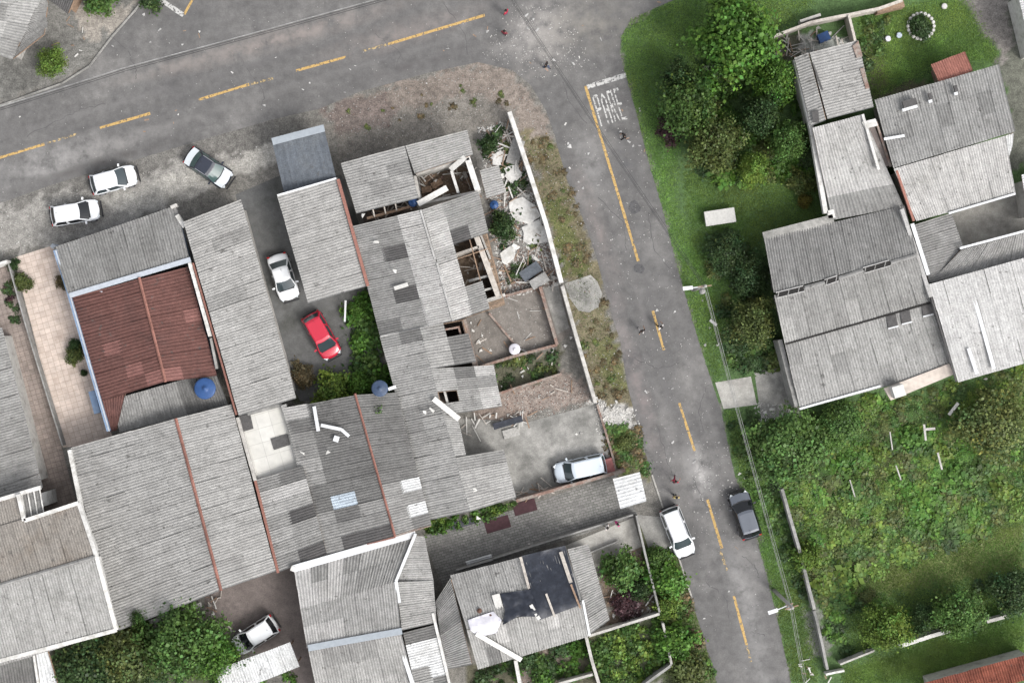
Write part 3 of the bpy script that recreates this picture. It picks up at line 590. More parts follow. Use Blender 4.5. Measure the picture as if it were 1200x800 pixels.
face(h, (355, 546), (383, 648), (326, 670), (299, 562), 3.5, 2.9, 'fibre_mid', wall='plaster', rows=2, cols=7, over={(0, 0): 'fibre_dark', (1, 0): 'fibre_pale', (1, 1): 'fibre_pale', (2, 1): 'fibre_light', (3, 0): 'fibre_patch', (6, 0): 'fibre_patch', (2, 0): 'fibre_light', (4, 1): 'fibre_light', (5, 1): 'fibre_light'})
ridge(h, (416, 461), (463, 628), 4.27, 'ridge_red', .18)
rim(h, 'fascia', [(463, 629), (430, 637)], (4.2, 3.8), .14, .2, 'ridge_red'); rim(h, 'fascia', [(463, 628), (505, 615)], (4.25, 3.4), .14, .2, 'brick')
rim(h, 'fascia', [(299, 563), (326, 671)], 3.0, .2, .3, 'ridge_red')
poly_sheet('terrace_slab', [(279, 490), (333, 475), (354, 546), (299, 562)], 2.6, 'terrace_white', .2, parent=h)
mb = MB()
for x, y in ((284, 494), (331, 482), (349, 543), (302, 556)): mb.box(P(x, y, 1.2), .25, .25, 2.35)
mb.build('terrace_column', 'plaster', h)
rim(h, 'terrace_wall', [(332, 474), (355, 547)], 3.2, .42, .6, 'wall_grey'); rim(h, 'terrace_wall', [(278, 489), (299, 563)], 3.0, .25, .4, 'plaster'); rim(h, 'terrace_wall', [(290, 485), (331, 474)], 2.9, .25, .3, 'wall_grey')
for q in ([(279, 488), (293, 484), (297, 502), (284, 506)], [(317, 514), (337, 508), (340, 521), (321, 527)]): poly_sheet('dark_panel', q, 2.68, 'fibre_patch', .05, parent=h)

# house with blue ridge, bottom
h = house('pale roofed house with slate blue ridge and a kinked white hip line', (430, 720))
face(h, (470, 738), (360, 759), (352, 713), (464, 682), 4.6, 3.95, 'fibre_light', walls=False, over={(k, 0): 'fibre_pale' for k in range(4, 9)})
face(h, (464, 682), (352, 713), (345, 667), (484, 627), 3.98, 3.3, 'fibre_mid', walls=False, over={(3, 0): 'fibre_light', (6, 1): 'fibre_pale', (4, 1): 'fibre_pale', (4, 0): 'fibre_pale', (5, 0): 'fibre_pale', (6, 0): 'fibre_pale', (1, 1): 'fibre_light', (2, 1): 'fibre_light'})
face(h, (470, 739), (361, 760), (380, 850), (492, 828), 4.6, 3.4, 'fibre_light', wall='plaster', over={(k, 0): 'fibre_mid' for k in range(2, 6)})
face(h, (484, 627), (464, 682), (507, 680), (497, 628), 3.6, 3.2, 'fibre_light', walls=False, rows=2)
face(h, (464, 682), (471, 738), (511, 729), (507, 680), 4.0, 3.2, 'fibre_light', wall='plaster', rows=2)
face(h, (472, 741), (492, 828), (532, 818), (511, 731), 4.0, 3.2, 'fibre_light', wall='plaster', rows=2, cols=6, over={(0, 0): 'fibre_dark', (0, 1): 'fibre_dark', (1, 1): 'sheet_white', (2, 1): 'sheet_white', (3, 1): 'sheet_white', (4, 1): 'fibre_dark', (1, 0): 'sheet_white', (2, 0): 'sheet_white', (3, 0): 'fibre_mid'})
rim(h, 'ridge_cap', [(361, 759), (471, 739)], 4.72, .5, .08, 'metal_blue')
rim(h, 'hip_flashing', [(487, 625), (464, 681)], (3.55, 4.08), .22, .06, 'metal_white'); rim(h, 'hip_flashing', [(464, 681), (468, 706)], (4.08, 4.1), .26, .06, 'metal_white')
rim(h, 'gutter', [(344, 666), (487, 625)], 3.42, .55, .14, 'metal_white'); rim(h, 'fascia', [(472, 765), (484, 802)], 4.2, .3, .2, 'metal_white'); rim(h, 'parapet', [(507, 718), (530, 815)], 3.4, .2, .5, 'plaster_white')
rim(h, 'parapet', [(341, 665), (346, 667)], 3.5, .4, .4, 'plaster_white')
# shed roof by the white hatchback
h = house('pale corrugated carport roof beside the tree and the half hidden white car', (300, 778), 'carport', 'carport')
face(h, (340, 752), (252, 785), (262, 815), (351, 780), 2.7, 2.45, 'sheet_white', walls=False, slip=.01)
for x, y in ((256, 790), (338, 757), (347, 777), (266, 808)): mb = MB(); mb.bar(P(x, y, 2.4), P(x, y, 2.4)+Vector((.1, 0, 0)), .1, 2.4); mb.build('post', 'timber', h)

# house under black plastic sheeting
h = house('house with pale roof partly covered in black plastic sheeting', (610, 710))
face(h, (683, 703), (547, 737), (528, 675), (663, 640), 4.2, 3.2, 'fibre_light', wall='plaster', rows=2, cols=9)
face(h, (683, 704), (547, 738), (560, 783), (691, 744), 4.2, 3.4, 'fibre_light', wall='plaster', rows=2, cols=9, over={(7, 1): 'fibre_dark', (6, 0): 'fibre_pale', (2, 0): 'fibre_pale'})
face(h, (665, 643), (692, 742), (714, 726), (689, 637), 3.5, 3.0, 'fibre_light', wall='plaster', rows=1, cols=6, over={(4, 0): 'fibre_mid'})
face(h, (528, 677), (553, 778), (522, 784), (511, 704), 3.4, 2.9, 'fibre_light', wall='plaster', rows=1, cols=6, over={(2, 0): 'fibre_mid', (0, 0): 'fibre_mid'})
rim(h, 'flashing', [(683, 703), (691, 744)], (4.3, 3.5), .16, .05, 'metal_white')
for x, y in ((562, 714), (575, 719)): mb = MB(); mb.lathe(P(x, y, 3.6), [(.14, 0), (.14, .45), (.2, .46), (.05, .6)], 10); mb.build('vent_pipe', 'rust', h)
def drape(name, pts, zf, mat_, label, cat, res=14, wr=.06):
    q = [P(x, y, 0) for x, y in pts]; xs = [p[0] for p in pts]; ys = [p[1] for p in pts]; v = []; f = []; ix = {}
    gxs = np.linspace(min(xs), max(xs), res); gys = np.linspace(min(ys), max(ys), res)
    mb = bmesh.new(); org = P(sum(xs)/len(xs), sum(ys)/len(ys))
    bot = []
    top = mb.faces.new([mb.verts.new((x, y, 0)) for x, y in pts])
    for k in range(1, res-1):
        bmesh.ops.bisect_plane(mb, geom=mb.verts[:]+mb.edges[:]+mb.faces[:], plane_co=(gxs[k], 0, 0), plane_no=(1, 0, 0))
        bmesh.ops.bisect_plane(mb, geom=mb.verts[:]+mb.edges[:]+mb.faces[:], plane_co=(0, gys[k], 0), plane_no=(0, 1, 0))
    for w in mb.verts:
        z = zf(w.co.x, w.co.y)+abs(random.gauss(0, wr)); w.co = P(w.co.x, w.co.y, z)-org
    bmesh.ops.recalc_face_normals(mb, faces=mb.faces)
    if sum(f.normal.z for f in mb.faces) < 0: bmesh.ops.reverse_faces(mb, faces=mb.faces)
    m = bpy.data.meshes.new(name); mb.to_mesh(m); m.materials.append(M[mat_])
    m.polygons.foreach_set('use_smooth', [True]*len(m.polygons))
    o = ob(name, m, None, org); return tag(o, label, cat)
def zN(x, y):                          # roof surface of that house along its slope
    t = ((x-547)*.24+(y-737))/ -62.; return 4.30-max(0, min(1, abs(t)))*1.0
drape('plastic_sheet', [(611, 651), (662, 639), (681, 708), (633, 726), (620, 690)], zN, 'black_plastic', 'large black plastic sheet spread over the pale roof', 'tarp')
drape('plastic_sheet', [(586, 695), (622, 690), (632, 722), (607, 722), (589, 732), (592, 715)], zN, 'black_plastic', 'crumpled smaller black plastic sheet next to the large one', 'tarp', wr=.1)
drape('plastic_sheet', [(548, 726), (578, 716), (588, 726), (582, 741), (562, 746), (551, 738)], zN, 'white_plastic', 'rounded whitish plastic sheet lying on the pale roof', 'tarp')
for p, q, zz, w, mm in [((610, 652), (620, 689), 3.7, .2, 'timber_pale'), ((657, 646), (669, 682), 3.7, .28, 'timber_pale'), ((669, 684), (680, 712), 4.35, .14, 'timber'), ((640, 695), (650, 722), 4.4, .16, 'timber_pale'), ((622, 708), (632, 725), 4.4, .26, 'rubble_white')]:
    mb = MB(); a, b = P(*p, zz-.2 if mm != 'timber' else zz), P(*q, zz+.25 if zz < 4 else zz-.1); mb.bar(a+Vector((0, 0, .12)), b+Vector((0, 0, .12)), w, .08)
    tag(mb.build('batten', mm, None, origin=a), 'wooden batten weighing down the black plastic sheets', 'batten', 'battens on the plastic sheeting')
mb = MB(); mb.bar(P(558, 742, 4.35), P(611, 773, 3.75), .36, .14); tag(mb.build('plank', 'rubble_white', None, origin=P(560, 743, 4.2)), 'long white plank lying across the roof with the plastic sheets', 'plank')
mb = MB(); mb.box(P(583, 704, 3.95), .6, 1.1, .06, .27); tag(mb.build('panel', 'rubble_white', None, origin=P(583, 704, 3.95)), 'white rectangular panel at the edge of the small black sheet', 'panel')

# white carport at the street
h = house('bright white ribbed carport roof at the gate by the street', (738, 574), 'carport', 'carport')
face(h, (718, 561), (727, 596), (757, 587), (749, 553), 2.8, 2.6, 'sheet_white', pitch=.25, amp=.035, sw=.75, slen=3, walls=False, slip=.01)
for x, y in ((721, 564), (729, 592), (753, 585), (746, 557)): mb = MB(); mb.tube([P(x, y, 0), P(x, y, 2.55)*1], .05); mb.build('post', 'metal_white', h)

# right side houses
h = house('house with wide pale gable roof behind the back lawn', (1110, 165))
face(h, (1190, 154), (1047, 197), (1025, 119), (1171, 77), 4.3, 3.2, 'fibre_light', wall='plaster', skip=set(), over={(k, 1): 'fibre_mid' for k in (1, 4, 7)})
face(h, (1178, 159), (1047, 198), (1073, 258), (1190, 226), 4.3, 3.3, 'fibre_pale', wall='plaster')
for x, y, w_, l_ in [(1066, 121, 1.1, .55), (1090, 113, .25, .5), (1120, 104, .25, .5)]:
    mb = MB(); mb.box(P(x, y, 3.75), w_, l_, .22, .28); mb.build('roof_vent', 'fibre_patch', h); mb = MB(); mb.box(P(x, y+6, 3.72), w_*1.1, .22, .2, .28); mb.build('vent_flashing', 'metal_white', h)
rim(h, 'batten', [(1036, 163), (1060, 159)], 4.1, .2, .06, 'metal_white'); rim(h, 'fascia', [(1051, 200), (1071, 259)], (4.3, 3.5), .18, .25, 'ridge_red')
rim(h, 'flashing', [(1112, 250), (1190, 227)], 3.45, .16, .12, 'metal_white')
face(h, (1188, 156), (1176, 160), (1181, 188), (1186, 172), 4.0, 3.6, 'sheet_white', walls=False, rows=1, cols=1)
h = house('small terracotta tiled lean-to shed at the edge of the lawn', (1116, 80), 'shed', 'shed')
face(h, (1140, 83), (1101, 98), (1091, 76), (1131, 61), 2.9, 2.5, 'terracotta', pitch=.2, amp=.035, sw=.9, slen=.9, wall='brick')
h = house('pale flat-pitched house with cracks in its roof, brick corner facing the lawn', (990, 150))
face(h, (949, 62), (970, 140), (1023, 126), (1004, 48), 3.9, 3.3, 'fibre_light', wall='plaster')
face(h, (947, 62), (968, 141), (951, 148), (931, 68), 3.9, 3.6, 'fibre_light', wall='plaster_white', rows=1)
face(h, (1011, 134), (952, 150), (975, 256), (1058, 240), 3.8, 3.2, 'fibre_pale', wall='plaster', over={(k, 3): 'fibre_mid' for k in range(8)}, rows=4)
poly_sheet('brick_ledge', [(999, 54), (1006, 48), (1011, 66), (1004, 68)], 3.5, 'brick', .3, parent=h); rim(h, 'brick_wall', [(1010, 80), (1017, 104)], 3.45, .3, .6, 'brick')
rim(h, 'parapet', [(932, 70), (951, 150), (968, 250)], 3.3, .35, .6, 'plaster_white'); rim(h, 'fascia', [(1011, 134), (1030, 199)], 3.95, .2, .2, 'plaster_white')
rim(h, 'gutter', [(1018, 146), (1037, 196)], 3.4, .8, .2, 'pave_brown'); rim(h, 'fascia', [(1027, 143), (1044, 195)], 3.6, .16, .2, 'brick'); poly_sheet('box_cap', [(1010, 143), (1026, 139), (1029, 147), (1014, 151)], 3.9, 'plaster_white', .3, parent=h)
rim(h, 'roof_gap', [(953, 75), (964, 106)], 3.96, .12, .02, 'fibre_patch')
poly_sheet('roof_hole_shade', [(951, 131), (959, 129), (960, 143), (953, 144)], 3.88, 'fibre_patch', .02, parent=h)  # dark sheet on the closed roof, painting the shade of a hole
poly_sheet('concrete_block', [(969, 247), (977, 245), (979, 255), (971, 256)], 3.3, 'plaster_white', .4, parent=h)

h = house('grey gable roofed house with three open slots along its ridge', (1000, 320))
SK = {1: 0}
face(h, (907, 343), (1074, 298), (1060, 242), (896, 281), 4.4, 3.3, 'fibre_mid', wall='wall_grey')
face(h, (907, 346), (1074, 301), (1090, 352), (919, 401), 4.4, 3.3, 'fibre_mid', wall='wall_grey', over={(0, 1): 'fibre_light', (5, 1): 'fibre_light'})
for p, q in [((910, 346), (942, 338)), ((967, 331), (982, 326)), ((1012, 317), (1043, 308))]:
    rim(h, 'slot_shade', [p, q], 4.50, .36, .05, 'shade_dark')  # dark bar painting the shade inside an open ridge slot
    n = round((q[0]-p[0])/4)
    for k in range(0, n, 3):
        t = (k+.5)/n; mb = MB(); mb.box(P(p[0]+(q[0]-p[0])*t, p[1]+(q[1]-p[1])*t, 4.52), .06, .36, .03, .27-.5); mb.build('slot_bar', 'wall_grey', h)
    for s in (-3.2, 3.2): rim(h, 'slot_edge', [(p[0]+s*.25, p[1]+s), (q[0]+s*.25, q[1]+s)], 4.53, .07, .1, 'fibre_pale')
for p, q in [((943, 337), (966, 331)), ((983, 326), (1011, 317)), ((1044, 308), (1074, 299))]: ridge(h, p, q, 4.48, 'fibre_mid', .3)
rim(h, 'parapet', [(895, 278), (977, 257)], 3.3, .8, .3, 'concrete'); rim(h, 'parapet', [(1057, 245), (1091, 348)], 4.0, .3, .8, 'fibre_pale')
h = house('lower pale roof with three square holes attached under the slotted gable house', (1020, 415))
face(h, (919, 402), (1092, 353), (1119, 430), (937, 478), 3.2, 2.7, 'fibre_light', wall='wall_grey', over={(k, j): 'fibre_mid' for k in range(12) for j in range(3) if (k*3+j*5) % 7 == 0})
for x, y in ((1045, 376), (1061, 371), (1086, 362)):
    poly_sheet('hole_shade', [(x-6, y-5), (x+5, y-8), (x+7, y+5), (x-4, y+8)], 3.25, 'fibre_patch', .05, parent=h); rim(h, 'hole_edge', [(x-4, y+9), (x+8, y+6)], 3.25, .10, .08, 'metal_white')  # dark sheets paint the shade of missing roof sheets; roof beneath is closed
poly_sheet('terrace_slab', [(1036, 455), (1112, 426), (1119, 438), (1044, 469)], 2.9, 'terrace_pink', .3, parent=h)
mb = MB(); mb.box(P(1052, 458, 3.3), .9, .9, .9, .3); mb.build('terrace_box', 'plaster_white', h)
rim(h, 'gutter', [(921, 403), (1090, 355)], 3.32, .14, .06, 'shade_dark'); rim(h, 'side_wall', [(914, 398), (934, 476)], 2.6, .35, 2.6, 'wall_grey'); rim(h, 'flashing', [(937, 479), (1032, 452)], 2.85, .16, .1, 'metal_white')  # dark strip paints in the shadow line at the step between the roofs
h = house('large off-white flat pitched roof at the edge of the overgrown lot', (1160, 380))
face(h, (1089, 333), (1280, 280), (1308, 393), (1122, 446), 4.0, 3.5, 'sheet_offwhite', wall='plaster', amp=.02, cols=12, slip=.005)
for p, q in (((1134, 322), (1165, 432)), ((1135, 408), (1145, 438))): rim(h, 'seam_strip', [p, q], 3.85, .28, .05, 'metal_white')
rim(h, 'edge_strip', [(1087, 333), (1121, 447)], 3.9, .14, .1, 'fibre_patch')
h = house('bluish grey stepped roof beside the small concrete rear court', (1130, 290), 'building', 'building')
face(h, (1070, 264), (1089, 331), (1138, 317), (1114, 250), 3.15, 2.9, 'fibre_mid', wall='plaster')
face(h, (1126, 293), (1240, 262), (1252, 293), (1090, 331), 3.3, 3.0, 'fibre_light', wall='plaster', over={(6, 0): 'fibre_pale', (6, 1): 'fibre_pale'})
rim(h, 'flashing', [(1125, 291), (1200, 271), (1240, 260)], 3.5, .18, .12, 'metal_white'); rim(h, 'flashing', [(1069, 262), (1088, 322)], 3.6, .3, .1, 'metal_white')
h = house('corner of a white building beside the gravel track', (1215, 20), 'building', 'building')
face(h, (1255, -30), (1275, 55), (1212, 68), (1192, -15), 4.4, 4.0, 'sheet_white', wall='plaster_white')
face(h, (1197, 205), (1206, 260), (1260, 245), (1250, 190), 3.6, 3.4, 'sheet_white', wall='plaster_white')
h = house('red tiled roof corner beyond the mown grass', (1150, 800))
face(h, (1085, 830), (1230, 788), (1222, 762), (1076, 802), 3.6, 3.0, 'tile_red', pitch=.22, amp=.045, sw=1.0, slen=.42, wall='plaster', slip=.03, inset=1.1)

# top-left corner
h = house('old grey corrugated roof with ragged eave across the avenue', (20, 20))
face(h, (-60, -20), (-45, 50), (14, 70), (50, -10), 4.4, 3.3, 'fibre_light', wall='plaster', over={(1, 1): 'fibre_mid', (2, 2): 'fibre_mid', (3, 2): 'fibre_mid'}, slip=.12)
face(h, (14, 70), (50, -10), (56, 2), (52, 40), 3.2, 3.0, 'fibre_mid', walls=False, rows=1, slip=.15)
h = house('dark brown roofed hut beside the old grey roof', (72, 0), 'hut', 'hut')
face(h, (60, -25), (95, -20), (80, 16), (56, -2), 3.2, 2.8, 'fibre_patch', wall='timber')

# ---------------------------------------------------------------- free standing walls and fences
def wall(pts, h, w, m, label, cat='wall', name='boundary_wall', rough=0.):
    mb = MB(); Q = [P(x, y, h) for x, y in pts]; n = len(Q); L = []; R = []; Z = []
    pl = []
    for a, b in zip(Q, Q[1:]):
        k = max(1, int((b-a).length/(.7 if rough else 99)));
        for i in range(k): pl.append(a+(b-a)*(i/k))
    pl.append(Q[-1]); Q = pl; n = len(Q)
    for i, p in enumerate(Q):
        d = (Q[min(i+1, n-1)]-Q[max(i-1, 0)]); d.z = 0; s = Vector((-d.y, d.x, 0)).normalized()*w/2
        t = Vector((0, 0, -random.random()*rough)); L.append(p+s+t); R.append(p-s+t)
    g = lambda p: Vector((p.x, p.y, 0))
    i0 = 0
    for i in range(n-1): mb.quad(R[i], R[i+1], L[i+1], L[i]); mb.quad(g(R[i]), g(R[i+1]), R[i+1], R[i]); mb.quad(L[i], L[i+1], g(L[i+1]), g(L[i]))
    mb.quad(g(L[0]), g(R[0]), R[0], L[0]); mb.quad(L[-1], R[-1], g(R[-1]), g(L[-1]))
    o = mb.build(name, m, None, origin=g(Q[n//2])); return tag(o, label, cat)
wall([(597, 131), (620, 200), (640, 262), (658, 331)], 1.9, .34, 'plaster_white', 'tall white boundary wall between the rubble yard and the brown verge', rough=.06)
wall([(659, 335), (676, 396), (698, 472)], 1.8, .28, 'plaster', 'grey-white boundary wall beside the foundation slab', rough=.1)
wall([(700, 474), (717, 530), (723, 556)], .5, .16, 'brick', 'broken low brick wall edging the yard of the silver car', rough=.3)
wall([(605, 587), (660, 571), (733, 551)], 1.6, .24, 'brick', 'brick wall between the silver car yard and the paved court', rough=.08)
wall([(633, 336), (653, 404)], .9, .24, 'brick', 'low pinkish brick wall on the right side of the foundation slab', rough=.1)
wall([(653, 404), (600, 418), (559, 431)], .7, .22, 'brick', 'low brick wall along the bottom of the foundation slab', rough=.12)
wall([(586, 348), (633, 336)], .7, .18, 'brick', 'low brick wall along the top of the foundation slab', rough=.15)
wall([(573, 367), (604, 404)], .5, .16, 'brick', 'diagonal remnant of brick wall on the foundation slab', rough=.2)
wall([(585, 461), (658, 438)], .9, .2, 'brick', 'brick wall remnant between weedy strip and brick dust', rough=.15)
wall([(9, 307), (34, 395), (73, 522)], 1.0, .10, 'wall_grey', 'thin pale wall between the brown alley and the cream pavement')
wall([(-30, 318), (8, 306)], 1.7, .2, 'plaster_white', 'short white gate wall at the head of the alley')
wall([(746, 604), (756, 648), (773, 717)], 1.2, .16, 'wall_grey', 'grey wall between the walled garden and the street bushes', rough=.06)
wall([(773, 719), (690, 745)], 1.3, .2, 'plaster', 'pale wall dividing the two walled gardens', rough=.06)
wall([(777, 730), (787, 778)], 1.3, .18, 'plaster', 'grey street-side wall of the densely planted garden', rough=.06)
wall([(787, 779), (750, 806)], 1.3, .2, 'wall_grey', 'dark grey wall closing the densely planted garden', rough=.06)
wall([(687, 746), (694, 775), (704, 808)], 1.5, .24, 'plaster', 'pale wall left of the densely planted garden', rough=.08)
wall([(695, 790), (655, 801)], 1.2, .2, 'plaster', 'short pale wall behind the weedy back yard', rough=.1)
wall([(604, 774), (610, 806)], 1.6, .26, 'plaster_white', 'short white wall by the brick-dust back yard', rough=.1)
wall([(534, 668), (742, 603)], 1.0, .12, 'wall_grey', 'wall between the paved court and the plastic-covered house', rough=.06)
wall([(724, 634), (690, 648)], .4, .1, 'wall_grey', 'low kerb wall across the pale patio')
wall([(917, 573), (936, 640), (955, 714)], 1.3, .24, 'wall_grey', 'weathered wall along the vacant lot by the street', rough=.25)
wall([(955, 716), (964, 755), (970, 784)], 1.0, .2, 'wall_grey', 'broken end of the weathered lot wall', rough=.35)
wall([(985, 778), (1025, 762)], 1.1, .14, 'plaster', 'thin pale fence wall meeting the lime green tree')
wall([(1055, 757), (1092, 745), (1117, 738)], 1.2, .3, 'plaster_white', 'white wall at the edge of the mown grass', rough=.1)
wall([(1157, 728), (1180, 722)], 1.1, .26, 'plaster', 'short pale wall piece beside the dark bushes', rough=.1)
wall([(968, 790), (990, 786)], .9, .16, 'plaster_white', 'short white wall stub near the lot corner', rough=.2)
wall([(896, 47), (950, 26), (1030, 10), (1058, 0)], 1.4, .22, 'timber_pale', 'brownish wall across the top of the back gardens', rough=.15)
wall([(995, 18), (1003, 50)], 1.5, .2, 'timber_pale', 'short wall running down to the brick corner', rough=.1)
wall([(938, 25), (962, 17)], 1.0, .22, 'plaster', 'pale low wall stub beyond the garden wall', rough=.1)
wall([(1028, 12), (1060, 4)], 1.1, .5, 'timber', 'thick brown lumber pile against the garden wall', 'lumber', 'lumber_pile', rough=.2)
wall([(905, 88), (930, 82)], .9, .12, 'plaster', 'thin pale fence at the compost patch')
wall([(66, 292), (60, 287)], 1.8, .3, 'plaster_paleblue', 'short pale blue gate pier at the pavement', 'gate pier', 'gate_pier')

# ---------------------------------------------------------------- water tanks, small yard things
def tank(px, py, z, r, hgt, m, label, seg=22):
    t = thing('water_tank', label, 'water tank', P(px, py, z+hgt)-Vector((0, 0, hgt)))
    o = wl(t); mb = MB(); mb.lathe(o, [(r*.86, 0), (r*.9, hgt*.4), (r*.98, hgt*.85), (r, hgt*.9)], seg); mb.build('tank_body', m, t, smooth=True)
    mb = MB(); mb.lathe(o+Vector((0, 0, hgt*.9)), [(r*1.04, 0), (r*1.04, .07), (r*.9, .1), (r*.45, .17), (r*.2, .19), (r*.18, .24)], seg); mb.build('lid', m, t, smooth=True)
    return t
tank(240, 455, 2.9, .80, .9, 'blue_plastic', 'round bright blue water tank on the lean-to roof of the blue house')
tank(445, 455, 3.2, .62, .8, 'navy_plastic', 'dark navy round water tank among the climbing plants')
tank(603, 409, .03, .44, .6, 'white_plastic', 'white round water tank on the ruined foundation slab')
tank(484, 237, 2.2, .36, .7, 'blue_plastic', 'blue barrel in the torn-open roof gap')
tank(579, 240, .0, .34, .6, 'blue_plastic', 'blue and white barrel in the rubble yard')
tank(120, 342, 3.1, .30, .25, 'white_plastic', 'flat white dish on the red roof by the gutter')
tank(1079, 31, -.45, .12, .5, 'white_plastic', 'small white pot in the flower bed') if 0 else None
def box_thing(name, px, py, z, sx, sy, sz, rz, m, label, cat, group=None):
    c = P(px, py, z+sz); mb = MB(); mb.box((c.x, c.y, z+sz/2), sx, sy, sz, rz)
    return tag(mb.build(name, m, None, origin=Vector((c.x, c.y, z))), label, cat, group)
RZ = math.radians(16)
box_thing('floor_mat', 583, 614, .017, 2.0, 1.0, .04, RZ, 'mat_maroon', 'dark maroon mat farther along the court, beside the grey one', 'mat')
box_thing('floor_mat', 615, 594, .017, 1.85, .95, .04, RZ, 'mat_maroon', 'dark maroon mat pushed against the brick wall', 'mat')
box_thing('floor_mat', 542, 613, .017, 1.95, .55, .04, RZ, 'mat_grey', 'dark grey mat beside the green hedge strip', 'mat')
b = thing('bench', 'white slatted bench on the paved court', 'bench', P(562, 656), rz=RZ)
for k in range(4): mb = MB(); mb.box((0, -.2+k*.13, .45), 2.1, .10, .04); o = mb.build('seat_slat', 'metal_white', None); o.parent = b
for s in (-1, 1): mb = MB(); mb.box((s*.85, 0, .22), .08, .45, .42); o = mb.build('leg', 'metal_white', None); o.parent = b
mb = MB(); mb.box((0, .27, .75), 2.1, .06, .35); o = mb.build('backrest', 'metal_white', None); o.parent = b
box_thing('chest', 713, 546, 0, .85, 1.15, .9, RZ, 'red_cloth', 'faded red chest behind the silver car', 'chest')
box_thing('plank', 595, 495, .3, 2.4, .5, .12, RZ, 'black_plastic', 'black panel lying at the edge of the concrete yard', 'panel')
box_thing('pallet', 599, 507, .02, 1.3, .7, .14, RZ, 'rubble_grey', 'grey pallet below the black panel', 'pallet')
box_thing('plank', 404, 351, 0, .1, 1.5, 1.0, -.05, 'metal_white', 'thin white rail beside the green creepers', 'rail') if 0 else None
for px, py, qx, qy, z0, z1, w, lab, mm in [
        (368, 476, 373, 505, 3.75, 4.1, .26, 'straight white pipe lying on the dark grey roof', 'metal_white'), (376, 498, 400, 503, 4.0, 4.25, .26, 'white bent pipe on the dark grey roof, elbow toward the red ridge', 'metal_white'),
        (508, 467, 538, 491, 4.12, 4.1, .42, 'thick white plank fallen across the dark roof hole', 'rubble_white'), (490, 239, 524, 220, 3.2, 3.0, .46, 'broad white plank bridging the torn-open roof', 'rubble_white'),
        (528, 199, 545, 184, 3.1, 3.3, .42, 'white plank leaning at the corner of the ruined room', 'rubble_white'), (405, 352, 404, 377, .9, .9, .14, 'thin white rail beside the green creepers', 'metal_white'),
        (455, 456, 464, 453, 3.6, 3.5, .25, 'white pipe joining the navy tank to the roof', 'metal_white'), (818, 338, 818, 339, .1, .1, .1, None, 'metal_white'),
        (832, 375, 840, 381, .12, .12, .2, 'white board lying on the grass verge under the power line', 'rubble_white'), (850, 478, 851, 479, .1, .1, .1, None, 'metal_white'),
        (648, 345, 640, 325, .6, .5, .9, None, 'fibre_mid'), (478, 333, 462, 338, 4.0, 3.8, .3, 'white board lying on the dark patched roof', 'rubble_white'),
        (1043, 506, 1046, 527, .9, .9, .09, 'first pale post rail standing in the vacant lot', 'plaster'), (1050, 545, 1056, 562, .9, .9, .09, 'pale fallen post between the lot weeds', 'plaster'),
        (1083, 497, 1085, 516, .9, .9, .16, 'upright pale post with crosspiece in the vacant lot', 'plaster'), (1084, 503, 1096, 502, .92, .92, .2, 'pale crosspiece of the frame in the lot', 'plaster'),
        (996, 562, 1002, 582, .9, .9, .09, 'pale stake leaning in the lower weeds of the lot', 'plaster'), (1099, 530, 1104, 550, .9, .9, .14, 'pale stake beside the bright weeds of the lot', 'plaster'), (1112, 486, 1123, 472, .7, .7, .24, 'white board caught on the yellowish bush', 'rubble_white')]:
    if lab is None: continue
    mb = MB(); mb.bar(P(px, py, z0+.1), P(qx, qy, z1+.1), w, .1); nm = 'pipe' if 'pipe' in lab else 'plank' if 'plank' in lab or 'board' in lab else 'rail' if 'rail' in lab else 'post'
    tag(mb.build(nm, mm, None, origin=P(px, py, z0)), lab, nm)
mb = MB(); mb.bar(P(400, 503, 4.25), P(409, 511, 4.3), .24, .1); mb.bar(P(391, 513, 4.1), P(397, 515, 4.15), .45, .12); tag(mb.build('pipe', 'metal_white', None, origin=P(400, 505, 4.1)), 'short white pipe offcut on the dark roof near the bent pipe', 'pipe')
box_thing('sheet_pile', 632, 329, .25, 1.5, .8, .5, .55, 'fibre_light', 'tilted pile of pale roof sheets near the foundation slab', 'sheet pile')
box_thing('sheet_pile', 622, 318, .1, 1.7, .9, .4, .6, 'sheet_slate', 'dark blue-grey tilted sheets behind the pale sheet pile', 'sheet pile')
h = thing('lean_to', 'pale grey lean-to roof standing on posts beside the white plaster wall of the torn house', 'lean-to', P(577, 212))
face(h, (562, 200), (570, 233), (592, 226), (584, 194), 2.5, 2.3, 'fibre_light', rows=1, walls=False)
for x, y in ((564, 202), (571, 230), (590, 225), (583, 197)): mb = MB(); mb.tube([P(x, y, 0), P(x, y, 2.25)], .05); mb.build('post', 'timber', h)
box_thing('loose_sheet', 604, 178, .3, 1.0, 2.0, .05, -.3, 'fibre_light', 'loose pale roof sheet leaning near the top of the white wall', 'roof sheet')
box_thing('white_slab', 844, 254, .5, 2.4, 1.15, .35, .15, 'rubble_white', 'large white mattress-like slab on the green garden', 'slab')
